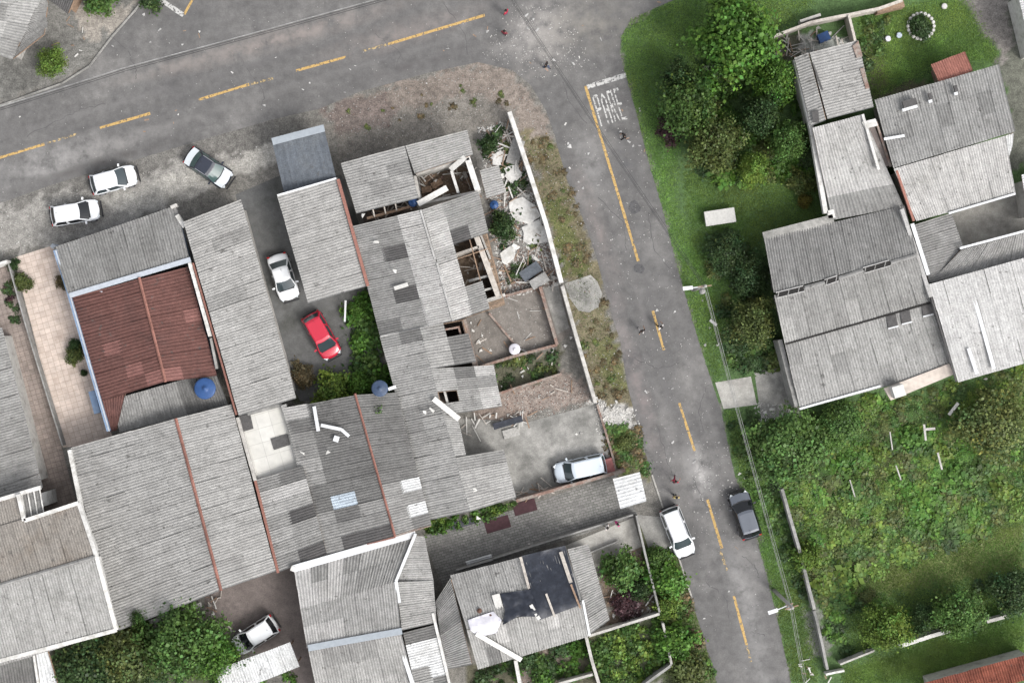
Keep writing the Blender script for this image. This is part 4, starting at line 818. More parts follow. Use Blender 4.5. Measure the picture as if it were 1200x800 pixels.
for pts, lab in [([(596, 236), (612, 230), (628, 240), (633, 254), (620, 262), (606, 256), (598, 248)], 'widest white slab lying in the middle of the rubble yard'), ([(612, 268), (630, 258), (641, 268), (640, 282), (626, 288), (614, 282)], 'white slab next to the boundary wall below the widest one'), ([(592, 198), (606, 193), (612, 206), (602, 216), (593, 208)], 'white slab piece beside the lean-to roof'), ([(576, 184), (588, 176), (594, 182), (586, 192), (578, 192)], 'white slab piece at the top of the rubble yard'), ([(586, 296), (600, 288), (606, 298), (594, 310), (588, 308)], 'white slab piece near the dark rubble shrub')]:
    c = P(sum(p[0] for p in pts)/len(pts), sum(p[1] for p in pts)/len(pts)); V = [P(x+random.uniform(-2, 2), y+random.uniform(-2, 2), .28) for (ax, ay), (bx, by) in zip(pts, pts[1:]+pts[:1]) for x, y in ((ax, ay), (ax*.5+bx*.5, ay*.5+by*.5))][::-1]; mb = MB(); mb.hexa([Vector((v.x, v.y, .16)) for v in V], [v+Vector((0, 0, random.uniform(-.04, .05))) for v in V])
    tag(mb.build('white_slab', 'plaster_white', None, origin=c), lab, 'slab')
# ring of stones round the flower bed
for k in range(20):
    t = k/20*6.283; c = P(1079+15*math.cos(t), 31+15*math.sin(t)); mb = MB(); mb.lathe(c, [(.14, 0), (.16, .1), (.1, .19)], 7)
    tag(mb.build('border_stone', 'rubble_white', None, origin=c), 'pale stone in the ring around the flower bed', 'stone', 'stones round the flower bed')
for x, y, m_, lab in [(1040, 46, 'white_plastic', 'cream round pot lid on the lawn'), (1053, 42, 'sheet_blue', 'pale blue bucket on the lawn'), (1106, 8, 'rubble_white', 'white block at the top of the lawn')]:
    c = P(x, y); mb = MB(); mb.lathe(c, [(.2, 0), (.24, .2), (.2, .26), (.05, .28)], 12); tag(mb.build('garden_pot', m_, None, origin=c), lab, 'pot')
c = P(964, 45); mb = MB(); mb.box((c.x, c.y, .3), .9, .7, .6, .4); tag(mb.build('tarp_bundle', 'blue_plastic', None, origin=c), 'blue tarpaulin bundle behind the cracked pale roof', 'tarp')

# ---------------------------------------------------------------- utility poles, lamps, cables
def pole(top, lampend, label, hgt=8.5):
    T = P(*top, hgt); B = Vector((T.x, T.y, 0)); t = thing('utility_pole', label, 'utility pole', B)
    mb = MB(); mb.tube([B, T], [.17, .11], 10); mb.build('mast', 'pole', t, smooth=True)
    d = (P(*lampend, 7.4)-Vector((T.x, T.y, 7.4))); d.z = 0; L = d.length; d.normalize(); s = Vector((-d.y, d.x, 0))
    for zz, l in ((8.2, .55), (7.0, .35)): mb = MB(); c = Vector((T.x, T.y, zz)); mb.bar(c-d*l*.9, c+d*l, .08, .1); mb.build('crossarm', 'timber', t)
    mb = MB(); mb.tube([Vector((T.x, T.y, 6.8)), Vector((T.x, T.y, 7.2))+d*.5, Vector((T.x, T.y, 7.4))+d*(L-.5)], .04, 6); arm = mb.build('lamp_arm', 'metal_white', t)
    mb = MB(); c = Vector((T.x, T.y, 7.45))+d*(L-.25); mb.box(c, .75, .28, .14, math.atan2(d.y, d.x)); mb.build('lamp_head', 'metal_white', t)
    mb = MB(); mb.lathe(Vector((T.x, T.y, 5.6))+s*.33, [(.2, 0), (.22, .1), (.22, .7), (.1, .8)], 12); mb.build('transformer', 'wall_grey', t)
    return T, d
T1, d1 = pole((827, 335), (802, 338), 'concrete street lamp pole on the verge opposite the driveway apron')
T2, d2 = pole((929, 712), (902, 717), 'concrete street lamp pole beside the weathered lot wall')
T0 = P(575, -40, 8.4); T3 = P(965, 900, 8.4)
def cable(a, b, sag, label, r=.015, m='cable', group=None):
    mb = MB(); n = 14; mb.tube([a+(b-a)*(i/n)+Vector((0, 0, -4*sag*(i/n)*(1-i/n))) for i in range(n+1)], r, 5)
    return tag(mb.build('power_cable', m, None, origin=a), label, 'cable', group)
up = Vector((0, 0, .05)); GR = 'power cables along the street verge'
for off, zz in ((-.07, 8.25), (.07, 8.25), (.0, 7.05)):
    f = lambda T, d: Vector((T.x, T.y, zz))+d*off
    cable(f(T1, d1), f(T2, d2), .45, 'power cable strung between the two lamp poles', group=GR)
    cable(f(T1, d1), f(T0, d1), .6, 'thin dark cable from the upper lamp pole crossing the junction', .014, 'cable_dark', 'cables crossing the junction')
    cable(f(T2, d2), f(T3, d2), .4, 'power cable from the lower lamp pole leaving along the street', group='cables leaving along the street')
for k, (a, b) in enumerate([((-60, 143), (147, 79)), ((147, 79), (460, -6))]):
    for q in range(3): cable(P(a[0], a[1]+q*2.2, 7.4-q*.25), P(b[0], b[1]+q*2.2, 7.4-q*.25), .15, ['power cable over the avenue next to the corner kerb', 'power cable over the avenue above the long yellow line'][k], .03 if q == 0 else .02, 'cable' if q == 0 else 'cable_dark', 'cables over the avenue' if k == 0 else 'cables over the avenue lane')

# ---------------------------------------------------------------- foliage
def leaves(n_cl, per, rx, ry, rz, ls, flat=.55, seed=0, clr=.22, hole=.0):
    """leaf quads in clumps spread through a crown ellipsoid (base at z=0)"""
    r = np.random.default_rng(seed); th = r.random(n_cl)*6.283; cz = r.random(n_cl)*1.5-.5; cz = np.clip(cz, -.5, 1); rad = (r.random(n_cl)*.55+.45)
    lob = 1+.30*np.sin(3*th+seed)*np.sin(th*.5+seed)+.2*np.sin(5*th+2*seed)+.1*r.standard_normal(n_cl); sc = np.sqrt(np.maximum(0, 1-cz**2))*rad*lob
    C = np.stack([sc*np.cos(th)*rx, sc*np.sin(th)*ry, (cz*rad*.5+.5)*rz], 1)
    tint = np.clip(r.normal(1, clr, n_cl), .45, 1.7); hue = r.normal(0, .10, n_cl)
    N = n_cl*per; ci = np.repeat(np.arange(n_cl), per); cr = (rx+ry)*.5*.20+ls
    pos = C[ci]+r.normal(0, 1, (N, 3))*np.array([cr, cr, cr*.6])*.55; pos[:, 2] = np.maximum(pos[:, 2], .02)
    out = pos/np.array([rx, ry, rz]); out[:, 2] -= .3; nr = out/(np.linalg.norm(out, axis=1)[:, None]+1e-6)*.5+np.array([0, 0, flat])+r.normal(0, .45, (N, 3))
    nr /= np.linalg.norm(nr, axis=1)[:, None]; a = np.cross(nr, r.normal(0, 1, (N, 3))); a /= np.linalg.norm(a, axis=1)[:, None]; b = np.cross(nr, a)
    s = ls*(r.random(N)**2*1.3+.5); L = a*s[:, None]; Wd = b*(s*.42)[:, None]
    v = np.stack([pos-L*.5, pos+Wd, pos+L*.5+nr*(-.12*s)[:, None], pos-Wd], 1).reshape(-1, 3)
    q = np.arange(N*4).reshape(N, 4); lt = tint[ci]*np.clip(r.normal(1, .14, N), .6, 1.5)
    col = np.repeat(np.stack([lt*(1+hue[ci]), lt, lt*(1-hue[ci]*.5)], 1), 4, 0)
    d = np.stack([-C[:, 1], C[:, 0], np.zeros(n_cl)], 1)+1e-4; d = d/np.linalg.norm(d, axis=1)[:, None]*ls*.07; z0 = np.tile([0, 0, .02], (n_cl, 1))
    v2 = np.stack([z0-d, z0+d, C+d*.5, C-d*.5], 1).reshape(-1, 3); v = np.concatenate([v, v2]); q = np.arange(len(v)).reshape(-1, 4)
    return v, q, np.concatenate([col, np.full((len(v2), 3), .6)])
VAR = {}
def crown(kind, size, mt):              # size: 'tree' unit radius 1, 'bush', 'weed', 'broad'
    key = (kind, size, mt)
    if key not in VAR:
        sd = {'tree': 11, 'bush': 31, 'weed': 51, 'broad': 71, 'tuft': 91}[size]+kind*3
        v, q, c = {'tree': lambda: leaves(200, 46, 1, 1, 1.15, .082, seed=sd, clr=.3), 'bush': lambda: leaves(90, 34, 1, 1, 1, .155, seed=sd), 'weed': lambda: leaves(30, 16, 1, 1, .75, .36, seed=sd, clr=.26), 'tuft': lambda: leaves(16, 9, 1, 1, .75, .42, seed=sd, clr=.26), 'broad': lambda: leaves(22, 9, .9, .9, .8, .5, .8, seed=sd)}[size]()
        VAR[key] = np_mesh('foliage', v, q, [mt], c)
    return VAR[key]
STEM = None
def stem_mesh():
    global STEM
    if STEM is None:
        mb = MB(); mb.tube([Vector((0, 0, 0)), Vector((.04, 0, .35)), Vector((0, .03, .7))], [.09, .07, .04], 7)
        for t in range(5): a = t*1.256; mb.tube([Vector((.02, 0, .3+.05*t)), Vector((.3*math.cos(a), .3*math.sin(a), .62)), Vector((.6*math.cos(a), .6*math.sin(a), .8))], [.045, .03, .012], 5)
        STEM = me('trunk', mb.v, mb.f, ['bark'])
    return STEM
nT = 0
def tree(px, py, rpx, hgt, mt, label, cat='tree', name='tree', size='tree', asp=1., group=None):
    global nT; nT += 1
    c = P(px, py, hgt*.6); r = rpx*S*(CAMH-hgt*.6)/CAMH
    t = thing(name, label, cat, (c.x, c.y, 0), group, random.uniform(0, 6.28))
    o = ob('crown', crown(nT % 4, size, mt), t, (0, 0, hgt*.18)); o.scale = (r*.86*asp, r*.86/asp, hgt*.82*.85)
    s = ob('trunk', stem_mesh(), t); s.scale = (r*.9, r*.9, hgt*.95); return t
for a in [(862, 42, 52, 7.5, 'leaf_bright', 'large bright green tree at the grassy street corner'), (806, 122, 38, 5.5, 'leaf_mid', 'olive green round tree next to the purple shrub'),
          (796, 92, 22, 4.5, 'leaf_dark', 'dark green tree squeezed beside the large bright tree'), (838, 168, 33, 4.5, 'leaf_olive', 'olive tree below the round tree in the front garden'),
          (890, 135, 26, 4, 'leaf_dark', 'dark compact tree near the compost patch'), (905, 92, 27, 4.5, 'leaf_bright', 'green tree reaching the compost fence'),
          (882, 198, 20, 3, 'leaf_lime', 'yellow-green garden tree above the white slab'), (922, 165, 23, 4, 'leaf_mid', 'green tree along the white parapet'),
          (882, 378, 29, 3.6, 'leaf_olive', 'yellowish olive tree touching the slotted gable house'), (852, 300, 24, 2.2, 'leaf_dark', 'dark low tree under the power line'), (880, 322, 26, 2.6, 'leaf_dark', 'dark low tree left of the slotted gable house'),
          (922, 526, 46, 3.4, 'leaf_mid', 'broad green tree at the street corner of the overgrown lot'), (985, 497, 28, 2.4, 'leaf_mid', 'green tree under the white edged eave'),
          (1166, 495, 42, 3, 'leaf_olive', 'yellowish olive tree under the off-white roof'), (1037, 735, 30, 4.2, 'leaf_lime', 'lime green round tree at the pale fence wall'),
          (1122, 717, 30, 3.6, 'leaf_mid', 'green round tree behind the white wall'), (1083, 724, 18, 2.2, 'leaf_dark', 'dark green tree between the two round trees'), (1192, 692, 30, 3, 'leaf_dark', 'dark tree in the lot corner over the mown grass'),
          (150, 768, 42, 4.2, 'leaf_olive', 'broad green tree below the two storey house'), (212, 752, 46, 6, 'leaf_mid', 'largest green tree overhanging the pale roof eave'), (250, 768, 32, 4.5, 'leaf_bright', 'bright green tree hanging over the nose of the white car'), (105, 790, 42, 4.2, 'leaf_dark', 'dark green tree below the white fascia'),
          (166, 722, 15, 4.2, 'leaf_mid', 'thin green treetop poking above the eave beam'), (60, 73, 18, 2.2, 'leaf_lime', 'round lime green bush on the corner pavement')]:
    tree(*a)
nB = 0
def bush(px, py, rpx, hgt, mt, label, cat='shrub', size='bush', group=None, name='shrub'):
    global nB; nB += 1
    c = P(px, py, hgt*.6); r = rpx*S
    o = ob(name, crown(nB % 4, size, mt), None, (c.x, c.y, 0)); o.scale = (r, r*random.uniform(.8, 1.15), hgt); o.rotation_euler = (0, 0, random.uniform(0, 6.28))
    return tag(o, label, cat, group)
for a in [(786, 150, 15, 1.8, 'leaf_purple', 'purple leaved shrub below the olive round tree'), (943, 235, 8, .9, 'leaf_yellow', 'small yellow shrub alone on the garden grass'), (945, 652, 15, 1.6, 'leaf_lime', 'lime green shrub against the weathered lot wall'),
          (590, 266, 15, 1.4, 'leaf_dark', 'dark shrub growing in the rubble yard'), (573, 168, 10, 1., 'leaf_dark', 'dark shrub between the torn roof and the white wall'), (25, 331, 10, .9, 'leaf_olive', 'spiky olive shrub on the cream pavement'), (88, 405, 8, 1, 'leaf_dark', 'dark potted shrub by the blue wall'), (87, 417, 10, 1, 'leaf_olive', 'greyish potted shrub beneath the dark one by the blue wall'),
          (73, 330, 8, .9, 'leaf_dry', 'dry reddish plant at the blue wall'), (98, 437, 4, .7, 'leaf_dark', 'tiny dark plant along the blue wall'), (15, 310, 6, .8, 'leaf_dark', 'small dark plant at the alley gate wall'), (390, 458, 18, 1.8, 'leaf_lime', 'light green shrub at the edge of the dark grey roof'), (355, 440, 14, .7, 'leaf_dry', 'dry brownish weed patch beside the red car'),
          (769, 652, 13, 1.4, 'leaf_mid', 'green shrub beside the driveway apron'), (781, 680, 19, 1.7, 'leaf_bright', 'bright green shrub outside the walled garden'), (782, 710, 13, 1.3, 'leaf_lime', 'lime shrub outside the garden corner'), (790, 752, 22, 1.7, 'leaf_bright', 'wide bright shrub beside the street kerb'), (806, 788, 22, 1.3, 'leaf_olive', 'olive shrub at the lower street verge'),
          (728, 668, 22, 1.9, 'leaf_mid', 'round green shrub in the walled garden'), (752, 690, 12, 1.2, 'leaf_dark', 'dark shrub at the walled garden edge'), (735, 708, 16, .9, 'leaf_purple', 'dark purple plant on the bare garden soil'), (733, 518, 9, .6, 'leaf_olive', 'small olive shrub on the verge by the silver car'), (117, -2, 17, 1.8, 'leaf_mid', 'green shrub at the side street corner'), (176, -4, 12, 1.4, 'leaf_dark', 'dark shrub at the side street kerb'), (1079, 31, 13, .8, 'leaf_dark', 'dark flowering bed plant inside the stone ring'),
          (420, 450, 14, 1.6, 'leaf_bright', 'bright climbing shrub by the navy tank'), (445, 478, 12, 3.6, 'leaf_mid', 'creeper spilling over the dark grey roof'), (1115, 76, 10, .5, 'leaf_mid', None)]:
    if a[5]: bush(*a)
LOOK = {'leaf_mid': 'mid green', 'leaf_bright': 'bright green', 'leaf_dark': 'dark green', 'leaf_olive': 'olive', 'leaf_lime': 'lime green', 'leaf_dry': 'dry brownish', 'leaf_purple': 'purplish'}
KINDN = {'weed': '', 'broad': 'large-leaved ', 'bush': 'dense '}
CAND = []
def fill(poly, n, kinds, r0, r1, label, group, hr=(.5, .9), sizes=('weed',), gap=.9):
    xs = [p[0] for p in poly]; ys = [p[1] for p in poly]; got = []; tries = 0
    while len(got) < n and tries < n*40:
        tries += 1; x = random.uniform(min(xs), max(xs)); y = random.uniform(min(ys), max(ys)); r = r0+(r1-r0)*random.random()**1.6
        if not inpoly(np.array([x]), np.array([y]), poly)[0]: continue
        if any((x-a)**2+(y-b)**2 < (gap*(r+c)*.6)**2 for a, b, c in got): continue
        got.append((x, y, r)); k = random.choice(kinds); sz = random.choice(sizes)
        CAND.append((r, x, y, r*S*random.uniform(*hr), k, KINDN[sz]+LOOK[k]+' '+label, sz, LOOK[k]+' '+group))
fill([(880, 130), (955, 120), (962, 215), (900, 215)], 22, ['leaf_lime', 'leaf_bright', 'leaf_bright'], 5, 10, 'plant between the garden trees and the white parapet', 'plants at the white parapet', (.6, 1.), ('broad', 'weed'), .9)
fill([(400, 128), (560, 85), (600, 95), (625, 150), (598, 140), (560, 125), (480, 142), (410, 175)], 16, ['leaf_dry', 'leaf_dry', 'leaf_olive'], 1.5, 4, 'weed tuft on the corner dirt by the torn house', 'weed tufts of the corner dirt', (.25, .5), ('weed',), 1.2)
LOT = [(905, 500), (935, 490), (1040, 470), (1200, 432), (1215, 600), (1120, 640), (1010, 680), (975, 735), (960, 700), (925, 580)]
fill(LOT, 640, ['leaf_mid']*5+['leaf_bright']*4+['leaf_olive']*6+['leaf_lime']*4+['leaf_dark'], 3.5, 11, 'weed in the overgrown vacant lot', 'weeds of the vacant lot', (.25, .5), gap=.68, sizes=('weed', 'weed', 'weed', 'broad', 'bush'))
fill([(1020, 690), (1110, 700), (1200, 660), (1200, 715), (1080, 745), (985, 775), (965, 740)], 26, ['leaf_mid', 'leaf_bright', 'leaf_olive', 'leaf_dark'], 6, 13, 'weed in front of the mown grass', 'weeds before the mown grass', sizes=('weed', 'bush'))
fill([(412, 350), (430, 342), (460, 462), (442, 474), (385, 470), (425, 446)], 30, ['leaf_mid', 'leaf_bright', 'leaf_mid', 'leaf_dark'], 6, 12, 'creeper between the driveway and the L-shaped house', 'creepers at the driveway', (.8, 1.4), ('weed', 'bush'), .75)
fill([(692, 748), (774, 726), (784, 776), (748, 800), (706, 806)], 55, ['leaf_mid', 'leaf_bright', 'leaf_mid', 'leaf_lime'], 5, 10, 'plant packed in the lower walled garden', 'plants of the walled garden', (.8, 1.2), ('weed', 'bush'), .7)
fill([(560, 788), (684, 750), (694, 786), (655, 800), (555, 806)], 30, ['leaf_mid', 'leaf_dark', 'leaf_bright'], 5, 10, 'weed in the back yard under the eaves', 'weeds of the back yard', (.6, 1.1), ('weed',), .8)
fill([(499, 584), (518, 607), (602, 586), (602, 596), (520, 622), (497, 622)], 30, ['leaf_bright', 'leaf_lime', 'leaf_mid'], 3.5, 7, 'hedge plant along the eave of the L-shaped house', 'hedge plants under the eave', (1., 1.6), ('weed',), .6)
fill([(752, 642), (790, 650), (835, 790), (795, 800), (776, 722)], 50, ['leaf_mid', 'leaf_olive', 'leaf_bright', 'leaf_dry'], 4, 9, 'weed on the street verge outside the garden walls', 'weeds of the garden verge', (.6, 1.), ('weed',), .8)
fill([(835, 70), (945, 70), (955, 215), (850, 220), (800, 190)], 44, ['leaf_mid', 'leaf_bright', 'leaf_dark', 'leaf_olive'], 7, 14, 'undergrowth plant beneath the garden trees', 'undergrowth of the front garden', (.7, 1.2), ('weed', 'broad', 'bush'), .9)
fill([(832, 275), (890, 285), (900, 400), (912, 430), (855, 440), (842, 350)], 36, ['leaf_mid', 'leaf_dark', 'leaf_olive', 'leaf_dark'], 6, 12, 'weed beside the slotted gable house', 'weeds beside the gable house', (.6, 1.), ('weed', 'bush'), .8)
fill([(850, 485), (895, 495), (925, 580), (950, 700), (930, 690), (880, 560)], 45, ['leaf_mid', 'leaf_dark', 'leaf_mid'], 4, 9, 'weed under the power line along the lot wall', 'weeds under the power line', (.5, .9), ('weed',), .9)
fill([(610, 155), (648, 165), (700, 305), (737, 460), (705, 468), (664, 372), (706, 366), (700, 325), (664, 330)], 46, ['leaf_olive', 'leaf_dry', 'leaf_dry', 'leaf_dry'], 2.5, 6, 'weed tuft on the brown verge by the white wall', 'weed tufts of the brown verge', (.25, .5), ('weed',), 1.3)
fill([(706, 500), (746, 505), (764, 556), (728, 552)], 34, ['leaf_olive', 'leaf_dry', 'leaf_mid'], 4, 8, 'weed tuft on the verge near the white carport', 'weed tufts near the carport', (.3, .6), ('weed',), .6)
fill([(558, 434), (652, 408), (655, 434), (588, 456)], 18, ['leaf_mid', 'leaf_olive', 'leaf_dark'], 4, 8, 'weed growing in the strip below the foundation slab', 'weeds of the slab strip', (.5, .9), ('weed',), .9)
fill([(562, 160), (600, 150), (640, 290), (600, 330), (575, 280)], 20, ['leaf_dark', 'leaf_olive', 'leaf_dark'], 4, 9, 'weed between the slabs of the rubble yard', 'weeds of the rubble yard', (.5, .9), ('weed',), 1.)
fill([(3, 332), (10, 332), (24, 380), (15, 382)], 14, ['leaf_dark', 'leaf_purple'], 3, 5, 'plant in the narrow alley bed', 'plants of the alley bed', (.6, 1.), ('weed',), .6)
fill([(1008, 25), (1040, 22), (1036, 60), (1010, 90)], 14, ['leaf_mid', 'leaf_dark', 'leaf_olive'], 4, 8, 'weed at the side of the back lawn', 'weeds of the back lawn', (.5, .9), ('weed',), .9)
fill([(60, 750), (110, 742), (280, 775), (270, 805), (60, 805)], 26, ['leaf_dark', 'leaf_mid'], 7, 12, 'low plant beneath the trees of the bottom yard', 'plants beneath the yard trees', (.5, .9), ('weed', 'bush'), .9)
fill([(290, 790), (335, 785), (350, 805), (290, 808)], 8, ['leaf_mid', 'leaf_bright'], 4, 7, 'plant beside the pale carport roof', 'plants beside the carport', (.6, 1.), ('weed',), .9)

fill([(940, 560), (1060, 500), (1200, 560), (1120, 630), (1010, 670), (965, 700)], 30, ['leaf_bright', 'leaf_lime', 'leaf_bright', 'leaf_mid'], 9, 15, 'leafy clump standing out in the vacant lot', 'clumps of the vacant lot', (.35, .6), ('weed', 'broad'), .9)
CAND.sort(key=lambda c: -c[0])
for r, x, y, hg, k, lab, sz, gr in CAND[:230]: bush(x, y, r, hg, k, lab, 'plant', sz, gr, 'weed_plant')  # larger weeds, creepers and garden plants, each its own object
gv = []; gc = []; gm = []; nb = 0; KM = sorted(LOOK)
for r, x, y, hg, k, lab, sz, gr in CAND[230:]:           # small ones: one uncountable mass
    m_ = crown(int(x) % 3, 'tuft', k); n = len(m_.vertices); co = np.empty(n*3, np.float32); m_.vertices.foreach_get('co', co); co = co.reshape(-1, 3)
    cc = np.empty(n*4, np.float32); m_.color_attributes['tint'].data.foreach_get('color', cc); a = random.uniform(0, 6.28); ca, sa = math.cos(a), math.sin(a); c = P(x, y, hg*.6)
    co = np.stack([(co[:, 0]*ca-co[:, 1]*sa)*r*S+c.x, (co[:, 0]*sa+co[:, 1]*ca)*r*S+c.y, co[:, 2]*hg], 1)
    gv.append(co); gc.append(cc.reshape(-1, 4)[:, :3]*random.uniform(.85, 1.15)); gm.append(np.full(n//4, KM.index(k)))
gv = np.concatenate(gv); cov = ob('ground_cover', np_mesh('ground_cover', gv, np.arange(len(gv)).reshape(-1, 4), KM, np.concatenate(gc)))
cov.data.polygons.foreach_set('material_index', np.concatenate(gm).astype(np.int32)); tag(cov, 'low weeds and undergrowth covering verges, gardens and the lot', 'weeds', kind='stuff')

# grass as one mass of blades
GZ = [(RIGHT_ := [(733, 90), (728, 42), (740, 22), (800, -5), (960, -5), (900, 45), (800, 120), (790, 235), (830, 330), (848, 440), (838, 448), (822, 410), (793, 310), (760, 190)], 52000, 1.15),
      ([(848, 480), (862, 480), (905, 570), (940, 690), (960, 800), (928, 800), (910, 720), (880, 610)], 20000, 1.),
      ([(1000, 18), (1130, -5), (1170, 70), (1095, 78), (1022, 118)], 22000, 1.1), ([(985, 785), (1080, 752), (1200, 722), (1200, 768), (1080, 800), (990, 805)], 24000, 1.),
      (LOT, 60000, .85), ([(800, 200), (965, 200), (965, 262), (890, 282), (860, 430), (840, 400), (810, 300)], 32000, .85), ([(1000, 680), (1200, 610), (1200, 720), (990, 770)], 30000, .9),
      ([(752, 642), (795, 650), (838, 800), (795, 800)], 9000, .8), ([(612, 160), (650, 170), (735, 455), (705, 465)], 2500, .5)]
allv = []; allc = []
for poly, n, br_ in GZ:
    xs = [p[0] for p in poly]; ys = [p[1] for p in poly]; x = rng.uniform(min(xs), max(xs), n*3); y = rng.uniform(min(ys), max(ys), n*3)
    k = inpoly(x+rng.normal(0, 4, n*3), y+rng.normal(0, 4, n*3), poly) & ~inpoly(x, y, ROAD); x = x[k][:n]; y = y[k][:n]; m_ = len(x)
    wx = (x-600)*S; wy = (400-y)*S; a = rng.random(m_)*6.283; hh = rng.uniform(.05, .17, m_); le = rng.uniform(.05, .16, m_); w_ = rng.uniform(.012, .028, m_)
    b0 = np.stack([wx-np.sin(a)*w_, wy+np.cos(a)*w_, np.zeros(m_)], 1); b1 = np.stack([wx+np.sin(a)*w_, wy-np.cos(a)*w_, np.zeros(m_)], 1); tp = np.stack([wx+np.cos(a)*le, wy+np.sin(a)*le, hh], 1)
    allv.append(np.stack([b0, b1, tp], 1).reshape(-1, 3)); f = br_*(.55+.9*fbm(wx*.5, wy*.5))*rng.uniform(.75, 1.3, m_); yl = .85+.6*fbm(wx*.35+20, wy*.35)
    allc.append(np.repeat(np.stack([f*yl, f, f*.9], 1), 3, 0))
v = np.concatenate(allv); c = np.concatenate(allc)
tag(ob('grass', np_mesh('grass', v, np.arange(len(v)).reshape(-1, 3), ['leaf_grass'], c)), 'short green grass of verges, lawns and lot', 'grass', kind='stuff')

# ---------------------------------------------------------------- cars
def paint(n, c, r=.25): M[n] = mat(n, c, r, .03, 2, coat=.6, spec=.5)
paint('car_white', (.64, .65, .66)); paint('car_silver', (.47, .52, .57)); paint('car_black', (.012, .014, .018), .2); paint('car_navy', (.018, .022, .035), .2); paint('car_red', (.42, .012, .035)); paint('car_darkred', (.16, .008, .018)); paint('car_black_sheen', (.085, .095, .115), .2); paint('car_pale', (.50, .53, .55))
M['glass'] = mat('glass', (.030, .042, .047), .06, 0, 1, spec=.8); M['glass_black'] = mat('glass_black', (.008, .009, .011), .08, 0, 1, spec=.5); M['glass_green'] = mat('glass_green', (.05, .085, .082), .1, 0, 1, spec=.7)
M['tyre'] = mat('tyre', (.015, .015, .015), .9, 0, 1); M['rim'] = mat('rim', (.4, .4, .42), .3, 0, 1, metal=.8); M['trim'] = mat('trim', (.02, .02, .022), .6, 0, 1)
M['lamp_clear'] = mat('lamp_clear', (.55, .58, .6), .1, 0, 1, spec=.8); M['lamp_red'] = mat('lamp_red', (.30, .01, .01), .2, 0, 1)
